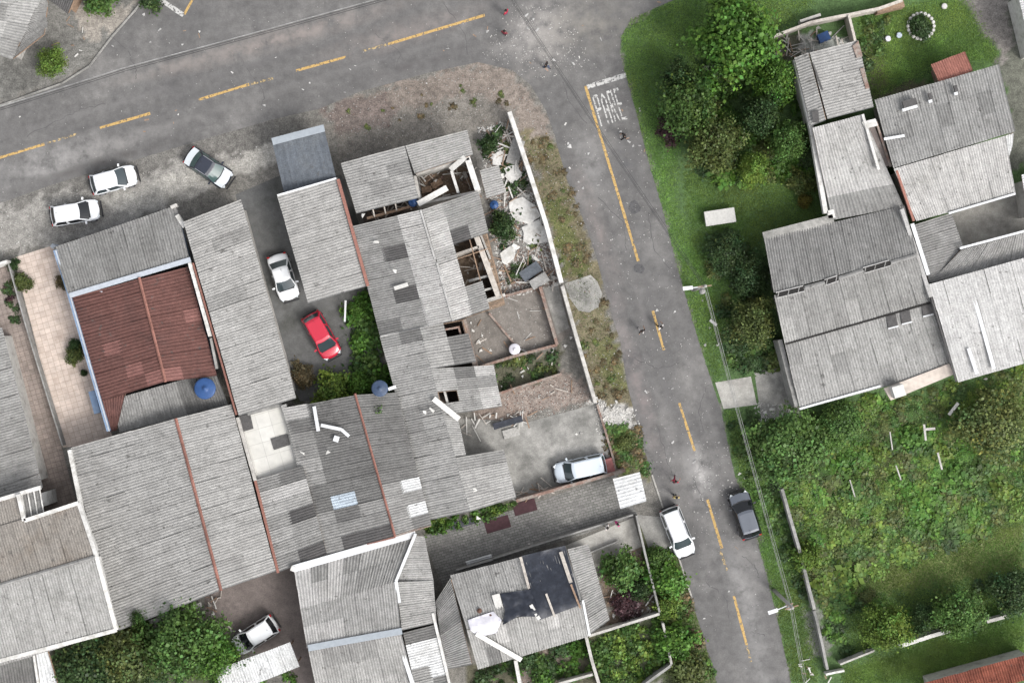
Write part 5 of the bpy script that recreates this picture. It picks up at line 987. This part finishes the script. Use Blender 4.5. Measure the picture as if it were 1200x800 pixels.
def car(tail, nose, label, body='car_white', roofm=None, kind='hatch', glass='glass', W_=1.74, rails=False, H_=1.5, hoodm=None, deckm=None):
    A, B = P(*tail, .8), P(*nose, .8); L = (B-A).length; d = B-A; rz = math.atan2(d.y, d.x); c = (A+B)/2; c.z = .015
    t = thing('car', label, 'car', c, rz=rz); hw = W_/2; X0, X1 = -L/2, L/2
    if kind == 'sedan': xb1, xr1, xr2, xb2, deck = X1-1.05, X1-1.75, X0+1.25, X0+.68, .98
    elif kind == 'suv': xb1, xr1, xr2, xb2, deck = X1-1.02, X1-1.65, X0+.38, X0+.14, 1.0
    else: xb1, xr1, xr2, xb2, deck = X1-.98, X1-1.68, X0+.62, X0+.22, .98
    def part(mb, name, m, par=None, smooth=False, subs=0):
        o = mb.build(name, m, None, smooth=smooth); o.parent = par or t
        if subs: md = o.modifiers.new('s', 'SUBSURF'); md.levels = md.render_levels = subs
        return o
    # body shell
    st = [(X0, .80, .62, .12), (X0+.06, .90, .80, .10), (X0+.30, .97, deck-.02, .05), (xb2+.25, 1., deck, 0), (X0+L*.40, 1., .97, 0), (xb1-.1, 1., .97, 0), (xb1+.15, .99, .95, .02), (X1-.45, .96, .86, .06), (X1-.14, .89, .74, .12), (X1-.02, .78, .60, .18)]
    mb = MB(); sec = []
    for i, (x, wf, zt, bul) in enumerate(st):
        w = hw*wf; ring = []
        for y, z in ((-.84, .24), (-.98, .34), (-1, .52), (-.995, max(.5, zt-.16)), (-.93, zt-.035), (-.62, zt), (0, zt+.02), (.62, zt), (.93, zt-.035), (.995, max(.5, zt-.16)), (1, .52), (.98, .34), (.84, .24)):
            s = -1 if x > 0 else 1; ring.append(Vector((x+s*bul*y*y*(2 if i in (0, len(st)-1) else 1.2), y*w, z)))
        b0 = len(mb.v); mb.v += ring; sec.append(b0)
    n = 13
    for a, b in zip(sec, sec[1:]):
        for j in range(n-1): mb.f.append((a+j, b+j, b+j+1, a+j+1)); mb.mi.append(0)
        mb.f.append((a+n-1, b+n-1, b, a)); mb.mi.append(0)
    mb.f.append(tuple(sec[0]+j for j in range(n))); mb.f.append(tuple(sec[-1]+j for j in range(n-1, -1, -1))); mb.mi += [0, 0]
    shell = part(mb, 'body', body, smooth=True, subs=1)
    # cabin
    zb, zr = .93, H_-.06; wb, wr = hw*.93, hw*.72
    def ring(z, x0, x1, w, bf, br_): 
        r = []
        for k in range(7): y = -1+k/3; r.append(Vector((x1+bf*(1-y*y), y*w, z)))
        for k in range(1, 5): r.append(Vector((x1+(x0-x1)*k/5, w*(1+.03*math.sin(math.pi*k/5)), z)))
        for k in range(7): y = 1-k/3; r.append(Vector((x0-br_*(1-y*y), y*w, z)))
        for k in range(1, 5): r.append(Vector((x0+(x1-x0)*k/5, -w*(1+.03*math.sin(math.pi*k/5)), z)))
        return r
    lo = ring(zb, xb2, xb1, wb, .16, .06); hi = ring(zr, xr2, xr1, wr, .09, .04); top = ring(H_, xr2+.16, xr1-.16, wr*.86, .05, .02); m_ = len(lo)
    mb = MB(); mb.v = lo+hi+top
    for a in (0, m_):
        for j in range(m_): mb.f.append((a+j, a+(j+1) % m_, a+m_+(j+1) % m_, a+m_+j)); mb.mi.append(0 if a == 0 else 1)
    mb.f.append(tuple(range(2*m_, 3*m_))); mb.mi.append(1)
    cab = part(mb, 'cabin', [body, roofm or body], smooth=False)
    def pane(name, i0, i1, s0, s1, t0, t1):
        mb = MB(); off = .014; g = []
        cenl = sum((lo[i] for i in range(m_)), Vector())/m_
        idx = [i0+s0+(i1-i0-s0-s1)*k/6 for k in range(7)]
        def at(R, f): i = int(math.floor(f)); q = f-i; return R[i % m_]*(1-q)+R[(i+1) % m_]*q
        for tt in (t0, t1):
            for f in idx:
                p = at(lo, f)*(1-tt)+at(hi, f)*tt; o_ = Vector((p.x-cenl.x, p.y*1.3, .25)).normalized()*off
                g.append(p+o_)
        mb.v = g
        for k in range(6): mb.f.append((k, k+1, 8+k, 7+k)); mb.mi.append(0)
        return part(mb, name, glass, cab)
    pane('windscreen', 0, 6, .25, .25, .06, .95); pane('rear_window', 11, 17, .35, .35, .2 if kind != 'sedan' else .06, .92)
    for a, b in ((6, 8.6), (8.9, 11)): pane('side_window', a, b, .35 if a == 6 else .05, .3 if b == 11 else .05, .12, .9)
    for a, b in ((17, 19.1), (19.4, 22)): pane('side_window', a, b, .3 if a == 17 else .05, .4 if b == 22 else .05, .12, .9)
    mb = MB(); mb.bar((xb1+.05, -hw*.72, .985), (xb1+.05, hw*.72, .985), .16, .05); part(mb, 'cowl', 'trim', shell)
    if hoodm:
        for x0, x1, zz0, zz1, nm in ((xb1+.18, X1-.22, .97, .82, 'bonnet'), (X0+.14, xb2-.02, .93, 1.0, 'boot_lid')):
            mb = MB(); K = 7; g = [Vector((x0+(x1-x0)*i/4-(.16*(y*y) if nm == 'bonnet' else -.1*y*y), y*hw*.86, zz0+(zz1-zz0)*i/4+.03-.02*y*y)) for i in range(5) for y in np.linspace(-1, 1, K)]
            mb.v = g
            for i in range(4):
                for k in range(K-1): q = i*K+k; mb.f.append((q, q+K, q+K+1, q+1)); mb.mi.append(0)
            part(mb, nm, hoodm, shell, smooth=True)
    for s in (-1, 1):
        mb = MB(); mb.box((X1-.33, s*hw*.66, .70), .30, .24, .10, -s*.55); part(mb, 'headlight', 'lamp_clear', shell)
        mb = MB(); mb.box((X0+.17, s*hw*.76, .72), .12, .22, .22, s*.3); part(mb, 'taillight', 'lamp_red', shell)
        mb = MB(); mb.box((xb1-.28, s*(hw+.10), .98), .13, .22, .14, -s*.2); part(mb, 'wing_mirror', body)
        for x in (X0+.72, X1-.80):
            mb = MB(); cy = s*(hw-.10); mb.lathe((0, 0, 0), [(.31, -.1), (.31, .1)], 18); mb.v = [Vector((x+v.x, cy+v.z, .31+v.y)) for v in mb.v]
            w = part(mb, 'wheel', 'tyre'); mb = MB(); mb.lathe((0, 0, 0), [(.20, -.012), (.17, .012)], 12); mb.v = [Vector((x+v.x, cy+s*.105+v.z, .31+v.y)) for v in mb.v]; part(mb, 'rim', 'rim', w)
        for x in (.35, -.55): mb = MB(); mb.box((x, s*(hw+.005), .82), .18, .03, .04); part(mb, 'door_handle', 'trim')
        if rails: mb = MB(); mb.bar((xr2+.1, s*wr*.97, H_+.05), (xr1-.1, s*wr*.97, H_+.05), .05, .05); part(mb, 'roof_rail', 'rim')
    mb = MB(); mb.box((X1-.03, 0, .36), .1, W_*.74, .16); part(mb, 'bumper', 'trim'); mb = MB(); mb.box((X0+.01, 0, .42), .1, W_*.7, .14); part(mb, 'bumper', 'trim')
    if kind != 'sedan' or True: mb = MB(); mb.tube([Vector((xr2+.25, .1, H_)), Vector((xr2+.12, .1, H_+.2))], .012, 5); part(mb, 'aerial', 'trim')
    return t
car((58, 254), (118, 244), 'white hatchback parked tight against the front roof of the blue house', glass='glass_black')
car((105, 218), (161, 203), 'white hatchback parked with two wheels on the avenue edge', glass='glass')
car((219, 180), (270, 214), 'dark car with pale bonnet and boot parked askew near the slate garage', 'car_navy', kind='sedan', glass='glass_green', rails=True, hoodm='car_pale')
car((323, 297), (341, 353), 'white sedan parked on the asphalt driveway', kind='sedan')
car((362, 367), (392, 420), 'red hatchback parked on the driveway below the white sedan', 'car_red')
car((711, 542), (648, 556), 'silver estate car in the concrete yard by the brick wall', 'car_silver', kind='suv')
car((783, 594), (806, 653), 'white roof-railed car parked at the street kerb', kind='suv', rails=True, H_=1.6)
car((882, 631), (864, 575), 'black car parked on the grass edge of the street', 'car_black', roofm='car_black_sheen', glass='glass_black', hoodm='car_black_sheen', W_=1.78)  # grey roof and bonnet paint in the sky's reflection on black bodywork
car((324, 728), (274, 760), 'white hatchback half hidden under the overhanging tree', glass='glass_black')

# ---------------------------------------------------------------- people
def body_mesh(walk):
    s = .28 if walk else .03
    V = [(0, 0, .95), (0, 0, 1.15), (.01, 0, 1.38), (.02, 0, 1.50), (.04, 0, 1.62), (.04, 0, 1.72)]; E = [(0, 1), (1, 2), (2, 3), (3, 4), (4, 5)]; Rr = [.145, .13, .155, .055, .095, .08]
    for sd in (-1, 1):
        b = len(V); f = s*sd
        V += [(0, sd*.10, .90), (f*.6+.03, sd*.10, .50), (f*.8, sd*.10, .09), (f*.8+.17, sd*.11, .04)]; E += [(0, b), (b, b+1), (b+1, b+2), (b+2, b+3)]; Rr += [.095, .065, .045, .04]
        b = len(V); g = -f
        V += [(0, sd*.19, 1.40), (g*.35-.02, sd*.25, 1.12), (g*.9+.06, sd*.26, .88), (g*.95+.08, sd*.26, .80)]; E += [(2, b), (b, b+1), (b+1, b+2), (b+2, b+3)]; Rr += [.06, .045, .032, .036]
        h = b+3; x, y, z = V[h]
        for k in range(4): V.append((x-.03+.02*k, y, z-.085-.012*(k in (1, 2)))); E.append((h, len(V)-1)); Rr.append(.009)
        V.append((x+.05, y-sd*.01, z-.03)); E.append((h, len(V)-1)); Rr.append(.01)
    m = bpy.data.meshes.new('body'); m.from_pydata(V, E, []); o = bpy.data.objects.new('body_tmp', m); COL.objects.link(o)
    o.modifiers.new('skin', 'SKIN'); o.modifiers.new('sub', 'SUBSURF').levels = 1
    for k, r_ in enumerate(Rr): d = m.skin_vertices[0].data[k]; d.radius = (r_, r_); d.use_root = (k == 0)
    bpy.context.view_layer.update(); e = o.evaluated_get(bpy.context.evaluated_depsgraph_get()); out = bpy.data.meshes.new_from_object(e)
    COL.objects.unlink(o); bpy.data.objects.remove(o); return out
PB = [body_mesh(True), body_mesh(False)]
M['skin'] = mat('skin', (.30, .18, .125), .6, .05, 8); M['hair'] = mat('hair', (.012, .010, .009), .6, .1, 20)
def cloth(n, c): M[n] = mat(n, c, .9, .12, 12); return n
for n, c in dict(c_black=(.012, .012, .014), c_white=(.70, .68, .66), c_red=(.34, .02, .05), c_wine=(.16, .02, .035), c_pink=(.55, .03, .22), c_jeans=(.06, .08, .13), c_pale=(.55, .52, .50), c_yellow=(.50, .40, .16)).items(): cloth(n, c)
def person(px, py, head, walk, top, low, label):
    c = P(px, py, .9); t = thing('person', label, 'person', (c.x, c.y, .014), rz=head)
    m = PB[0 if walk else 1].copy(); [m.materials.append(M[k]) for k in (top, low, 'skin', 'c_black')]
    for p in m.polygons:
        z = p.center.z; y = abs(p.center.y); p.use_smooth = True
        p.material_index = 2 if z > 1.47 or (y > .17 and z < 1.2 and z > .6) else 3 if z < .1 else 1 if z < .93 else 0
    ob('body', m, t)
    mb = MB(); mb.lathe((.02, 0, 1.64), [(.098, -.06), (.115, .0), (.11, .07), (.075, .125), (.02, .15)], 12); h = mb.build('hair', 'hair', None, smooth=True); h.parent = t
    for s in (-1, 1): mb = MB(); mb.box((.135, s*.035, 1.665), .02, .025, .018); q = mb.build('eye', 'c_white', None); q.parent = t
    mb = MB(); mb.box((.145, 0, 1.63), .035, .025, .045); q = mb.build('nose', 'skin', None); q.parent = t
    mb = MB(); mb.box((.13, 0, 1.585), .02, .05, .012); q = mb.build('mouth', 'c_wine', None); q.parent = t
    return t
person(752, 388, 1.9, True, 'c_black', 'c_pale', 'person in black top and pale trousers walking up the street')
person(774, 383, 2.2, True, 'c_white', 'c_black', 'person in white top walking along the yellow dash')
person(731, 160, .4, True, 'c_black', 'c_black', 'person dressed in black below the painted stop lettering')
person(640, 77, -.6, True, 'c_black', 'c_jeans', 'person in black top standing among debris at the junction')
person(593, 15, 2.5, False, 'c_red', 'c_jeans', 'person in bright red top standing on the avenue by the debris')
person(591, 39, 1.2, False, 'c_wine', 'c_black', 'person in dark red top standing at the end of the yellow line')
person(791, 563, 1.0, True, 'c_red', 'c_wine', 'person in red clothes on the street near the white railed car')
person(792, 582, 1.6, False, 'c_yellow', 'c_black', 'person in yellow top standing behind the white railed car')
person(723, 613, .6, False, 'c_pink', 'c_black', 'person in pink top at the patio edge')
person(711, 617, -.5, False, 'c_white', 'c_pale', 'person in white clothes at the patio edge')

# ---------------------------------------------------------------- storm debris
def chunk(seed, flat):
    r = random.Random(seed); n = r.randint(5, 7); a = sorted(r.uniform(0, 6.28) for _ in range(n)); ex = r.uniform(.45, 1.)
    lo = [Vector((math.cos(t)*r.uniform(.6, 1), math.sin(t)*ex*r.uniform(.6, 1), 0)) for t in a]; h = flat*r.uniform(.7, 1.3)
    hi = [Vector((v.x*r.uniform(.8, .98), v.y*r.uniform(.8, .98), h*r.uniform(.7, 1.2))) for v in lo]; mb = MB(); mb.hexa(lo, hi); return mb
CH = {}
def frag(px, py, size, m, label, group, flat=.22, z=.016, name='debris_fragment', cat='debris', tilt=.12):
    k = random.randint(0, 7); key = (k, m, flat)
    if key not in CH: q = chunk(k*17+3, flat); CH[key] = me('debris_fragment', q.v, q.f, [m])
    c = P(px, py, z); o = ob(name, CH[key], None, (c.x, c.y, z)); o.scale = (size, size, size); o.rotation_euler = (random.uniform(-tilt, tilt), random.uniform(-tilt, tilt), random.uniform(0, 6.28)); return tag(o, label, cat, group)
# larger pieces read off the photograph: x, y, radius px
RD = [(617, 18, 5), (625, 22, 4), (630, 35, 5), (618, 33, 4), (644, 34, 3), (602, 53, 3), (586, 51, 3), (650, 70, 4), (705, 45, 5), (671, 75, 4), (570, 37, 4), (525, 58, 4), (572, 36, 3), (668, 172, 6), (666, 168, 4), (690, 180, 4), (742, 172, 4), (737, 166, 4), (750, 170, 3), (738, 300, 3), (779, 305, 4), (757, 459, 4), (778, 443, 3), (788, 456, 3), (738, 411, 3), (813, 540, 5), (820, 549, 4), (788, 517, 4), (842, 518, 4), (770, 363, 4), (791, 365, 4), (681, 262, 3), (701, 217, 3), (854, 693, 3), (825, 725, 3), (678, 213, 4), (683, 220, 4), (176, 50, 3), (187, 35, 4), (214, 52, 3), (234, 37, 3), (132, 54, 2.5), (168, 17, 4), (272, 85, 3), (500, 98, 2.5), (410, 82, 3), (404, 109, 3), (363, 97, 2.5), (355, 105, 2.5), (323, 67, 2.5), (310, 124, 4), (750, 130, 3), (749, 127, 2.5), (727, 155, 3), (826, 404, 5), (841, 403, 5), (848, 410, 4), (867, 554, 5), (872, 560, 4), (886, 645, 3), (832, 384, 3), (823, 352, 3)]
for x, y, r_ in RD: frag(x, y, r_*S*.75, 'road_scrap', 'broken pale fragment lying on the asphalt roadway', 'fragments on the roadway', .16)
YD = [(585, 190, 7), (600, 198, 8), (592, 205, 7), (604, 185, 5), (583, 183, 6), (610, 215, 6), (601, 240, 10), (610, 246, 12), (622, 250, 8), (613, 232, 7), (627, 268, 11), (617, 275, 9), (634, 260, 6), (605, 290, 7), (597, 300, 6), (590, 306, 5), (620, 300, 5), (630, 290, 5), (612, 262, 8), (596, 172, 4), (588, 165, 4), (575, 150, 3), (608, 318, 4), (600, 330, 4), (616, 325, 4), (587, 320, 4), (638, 300, 4)]
for _ in range(150):
    t = random.random(); x = random.uniform(-30, 12)+597+t*52; y = 148+t*185
    if not (560 < x < 592 and 190 < y < 235) and x < 597+t*62: YD.append((x, y, random.choice([2, 2.5, 3, 3, 4, 5])))
for x, y, r_ in YD: frag(x, y, r_*S*1.25, 'rubble_white' if r_ > 4.5 else random.choice(['rubble_white', 'rubble_grey', 'rubble_brick']), *(('broken white slab piece in the rubble yard', 'slab pieces of the rubble yard') if r_ > 4.5 else ('small broken masonry lump in the rubble yard', 'masonry lumps of the rubble yard')), .10, .03, tilt=.3)
SD = [(553, 387, 5), (551, 396, 4), (561, 400, 6), (565, 393, 4), (563, 411, 5), (575, 410, 3.5), (597, 392, 3), (552, 378, 4), (608, 420, 4), (605, 427, 3.5), (612, 435, 5), (618, 432, 4), (612, 440, 4), (648, 408, 3.5), (663, 405, 5), (669, 396, 4), (588, 453, 3), (596, 486, 5), (604, 488, 4), (612, 483, 4), (575, 488, 4), (588, 492, 5)]
for x, y, r_ in SD: frag(x, y, r_*S*.8, random.choice(['rubble_white', 'rubble_white', 'rubble_grey']), 'white broken piece on or beside the foundation slab', 'pieces around the foundation slab', .3, .03, tilt=.3)
VD = [(702, 475, 7), (710, 482, 8), (718, 476, 6), (727, 486, 6), (706, 490, 6), (714, 496, 5), (735, 480, 5), (722, 470, 5), (700, 466, 4), (681, 507, 5), (676, 508, 4), (905, 478, 6), (915, 485, 7), (897, 483, 6), (925, 482, 6), (910, 490, 5), (890, 475, 4), (775, 664, 5), (783, 663, 4), (800, 690, 5), (803, 700, 5), (798, 710, 5), (720, 722, 6), (752, 715, 5), (760, 712, 5), (745, 700, 4), (765, 706, 4), (745, 722, 4), (245, 710, 5), (250, 720, 6), (255, 728, 5), (268, 728, 3), (947, 782, 5), (938, 780, 4), (952, 790, 5), (628, 792, 4), (625, 772, 5), (560, 655, 3), (620, 637, 3), (960, 32, 6), (972, 40, 7), (980, 45, 6), (950, 48, 6), (985, 50, 5), (912, 62, 4), (1155, 444, 5), (1165, 441, 3)]
for x, y, r_ in VD: frag(x, y, r_*S*.8, random.choice(['rubble_white', 'rubble_white', 'rubble_grey']), 'pale rubble piece heaped on bare ground off the road', 'rubble pieces off the road', .3, .015, tilt=.3)
for x, y, z_ in [(506, 480, 3.9), (499, 483, 3.75), (440, 285, 3.6), (468, 254, 3.6), (464, 318, 3.9), (426, 252, 3.3), (560, 606, 3.6), (557, 574, 3.6), (345, 524, 2.7), (385, 530, 4.0), (354, 532, 3.8)]: frag(x, y, .32, 'rubble_white', 'small pale scrap lying on a roof among the houses', 'scraps on the roofs', .12, z_+.12, tilt=.1)
for x, y, r_ in [(548, 203, 3), (541, 208, 3), (545, 215, 3), (552, 208, 3), (515, 203, 4), (519, 208, 4), (510, 212, 4), (556, 312, 4), (562, 300, 4), (548, 320, 3)]: frag(x, y, r_*S, random.choice(['rubble_white', 'rubble_brick', 'timber_pale']), 'broken piece lying inside the roofless rooms', 'pieces in the roofless rooms', .3, .45, tilt=.5)
# fine crumbs nobody could count
mb_v = []; mb_mi = []
def crumbs(poly, n, s0, s1, mi):
    xs = [p[0] for p in poly]; ys = [p[1] for p in poly]; x = rng.uniform(min(xs), max(xs), n*4); y = rng.uniform(min(ys), max(ys), n*4); k = inpoly(x, y, poly); x = x[k][:n]; y = y[k][:n]
    for a, b in zip(x, y):
        c = P(a, b, 0); s = random.uniform(s0, s1); t = random.uniform(0, 6.28); h = s*random.uniform(.3, .8); z = .014
        q = [Vector((c.x+s*math.cos(t+u)*random.uniform(.6, 1), c.y+s*math.sin(t+u)*random.uniform(.6, 1), z)) for u in (0, 2.1, 4.2)]; tp = Vector((c.x, c.y, z+h))
        mb_v.extend([q[0], q[1], tp, q[1], q[2], tp, q[2], q[0], tp]); mm = random.choice(mi); mb_mi.extend([mm]*3)
crumbs(ROAD, 900, .02, .06, [0, 1, 1]); crumbs([(600, 5), (660, 5), (700, 80), (620, 95), (560, 60)], 520, .02, .09, [0, 1, 1]); crumbs([(655, 150), (760, 150), (870, 640), (790, 620), (720, 370)], 420, .02, .08, [0, 1])
crumbs([(800, 520), (850, 510), (870, 600), (820, 600)], 80, .03, .1, [0]); crumbs([(376, 127), (560, 73), (600, 82), (655, 178), (720, 400), (760, 550), (700, 470), (600, 135), (410, 190)], 1500, .03, .09, [1, 1, 1, 2])
crumbs([(560, 150), (600, 140), (660, 335), (588, 350)], 2600, .04, .19, [0, 0, 0, 1, 2]); crumbs([(585, 460), (668, 438), (700, 475), (600, 495)], 500, .03, .1, [2, 2, 1, 0]); crumbs([(695, 465), (745, 480), (755, 515), (700, 515)], 300, .04, .15, [0, 0, 1])
crumbs([(545, 374), (634, 336), (654, 404), (558, 430)], 150, .03, .1, [0, 1]); crumbs([(0, 245), (320, 165), (320, 185), (0, 300)], 400, .03, .1, [1, 1, 0]); crumbs([(488, 206), (552, 188), (562, 224), (492, 240)], 120, .05, .14, [0, 1, 2])
crumbs([(880, 470), (935, 475), (935, 495), (890, 495)], 160, .05, .14, [0, 0, 1]); crumbs([(700, 655), (750, 640), (775, 715), (715, 730)], 120, .04, .12, [0, 1, 2]); crumbs([(610, 765), (655, 755), (665, 800), (605, 800)], 150, .04, .1, [1, 2])
def splinters(poly, n, l0, l1, z0, z1, mi):
    xs = [p[0] for p in poly]; ys = [p[1] for p in poly]; x = rng.uniform(min(xs), max(xs), n*4); y = rng.uniform(min(ys), max(ys), n*4); k = inpoly(x, y, poly)
    for a, b in list(zip(x[k], y[k]))[:n]:
        q = MB(); L = random.uniform(l0, l1); t = random.uniform(0, 6.28); z = random.uniform(z0, z1); c = P(a, b, z); d = Vector((math.cos(t), math.sin(t), random.uniform(-.15, .15)))*L/2
        q.bar(c-d, c+d, random.uniform(.04, .12), .04); mm = random.choice(mi)
        for f in q.f: mb_v.extend([q.v[f[0]], q.v[f[1]], q.v[f[2]], q.v[f[0]], q.v[f[2]], q.v[f[3]]]); mb_mi.extend([mm, mm])
splinters([(560, 150), (600, 140), (660, 335), (588, 350)], 90, .4, 1.8, .1, .4, [0, 3, 3, 4]); splinters([(488, 206), (552, 188), (562, 224), (492, 240)], 45, .4, 1.6, .2, .9, [3, 3, 4, 0]); splinters([(520, 285), (556, 278), (580, 340), (545, 350)], 40, .4, 1.8, .2, .9, [3, 3, 4])
splinters([(430, 248), (480, 234), (483, 244), (434, 258)], 14, .4, 1.2, .5, 1.5, [3, 4]); splinters([(545, 374), (634, 336), (654, 404), (558, 430)], 14, .4, 1.2, .06, .1, [3, 4, 1]); splinters([(558, 434), (655, 405), (690, 470), (600, 492)], 14, .3, 1.1, .06, .2, [3, 4, 0]); splinters([(540, 488), (620, 484), (620, 505), (545, 510)], 20, .4, 1.6, .1, .4, [3, 4, 0, 1])
splinters([(700, 655), (750, 640), (775, 715), (715, 730)], 24, .3, 1.2, .06, .3, [3, 4, 0]); splinters([(605, 575), (650, 560), (645, 575), (610, 588)], 20, .3, 1.2, .06, .3, [3, 4]); splinters([(240, 700), (262, 695), (270, 740), (245, 745)], 24, .3, 1.1, .06, .3, [0, 3, 4]); splinters([(905, 40), (1000, 35), (1000, 52), (915, 85)], 50, .3, 1.5, .06, .3, [0, 3, 4, 1]); splinters([(930, 770), (985, 775), (985, 800), (940, 800)], 9, .3, .9, .06, .3, [0, 3])
splinters(ROAD, 40, .1, .4, .02, .03, [0, 3]); splinters([(40, 10), (100, 10), (100, 70), (60, 60)], 10, .2, .7, .03, .2, [0, 3, 1])
cr = me('rubble_crumbs', mb_v, [(i, i+1, i+2) for i in range(0, len(mb_v), 3)], ['rubble_white', 'rubble_grey', 'rubble_brick', 'timber', 'timber_pale']); cr.polygons.foreach_set('material_index', mb_mi)
tag(ob('rubble_crumbs', cr), 'fine pale rubble crumbs scattered over road, verge and yards', 'rubble', kind='stuff')
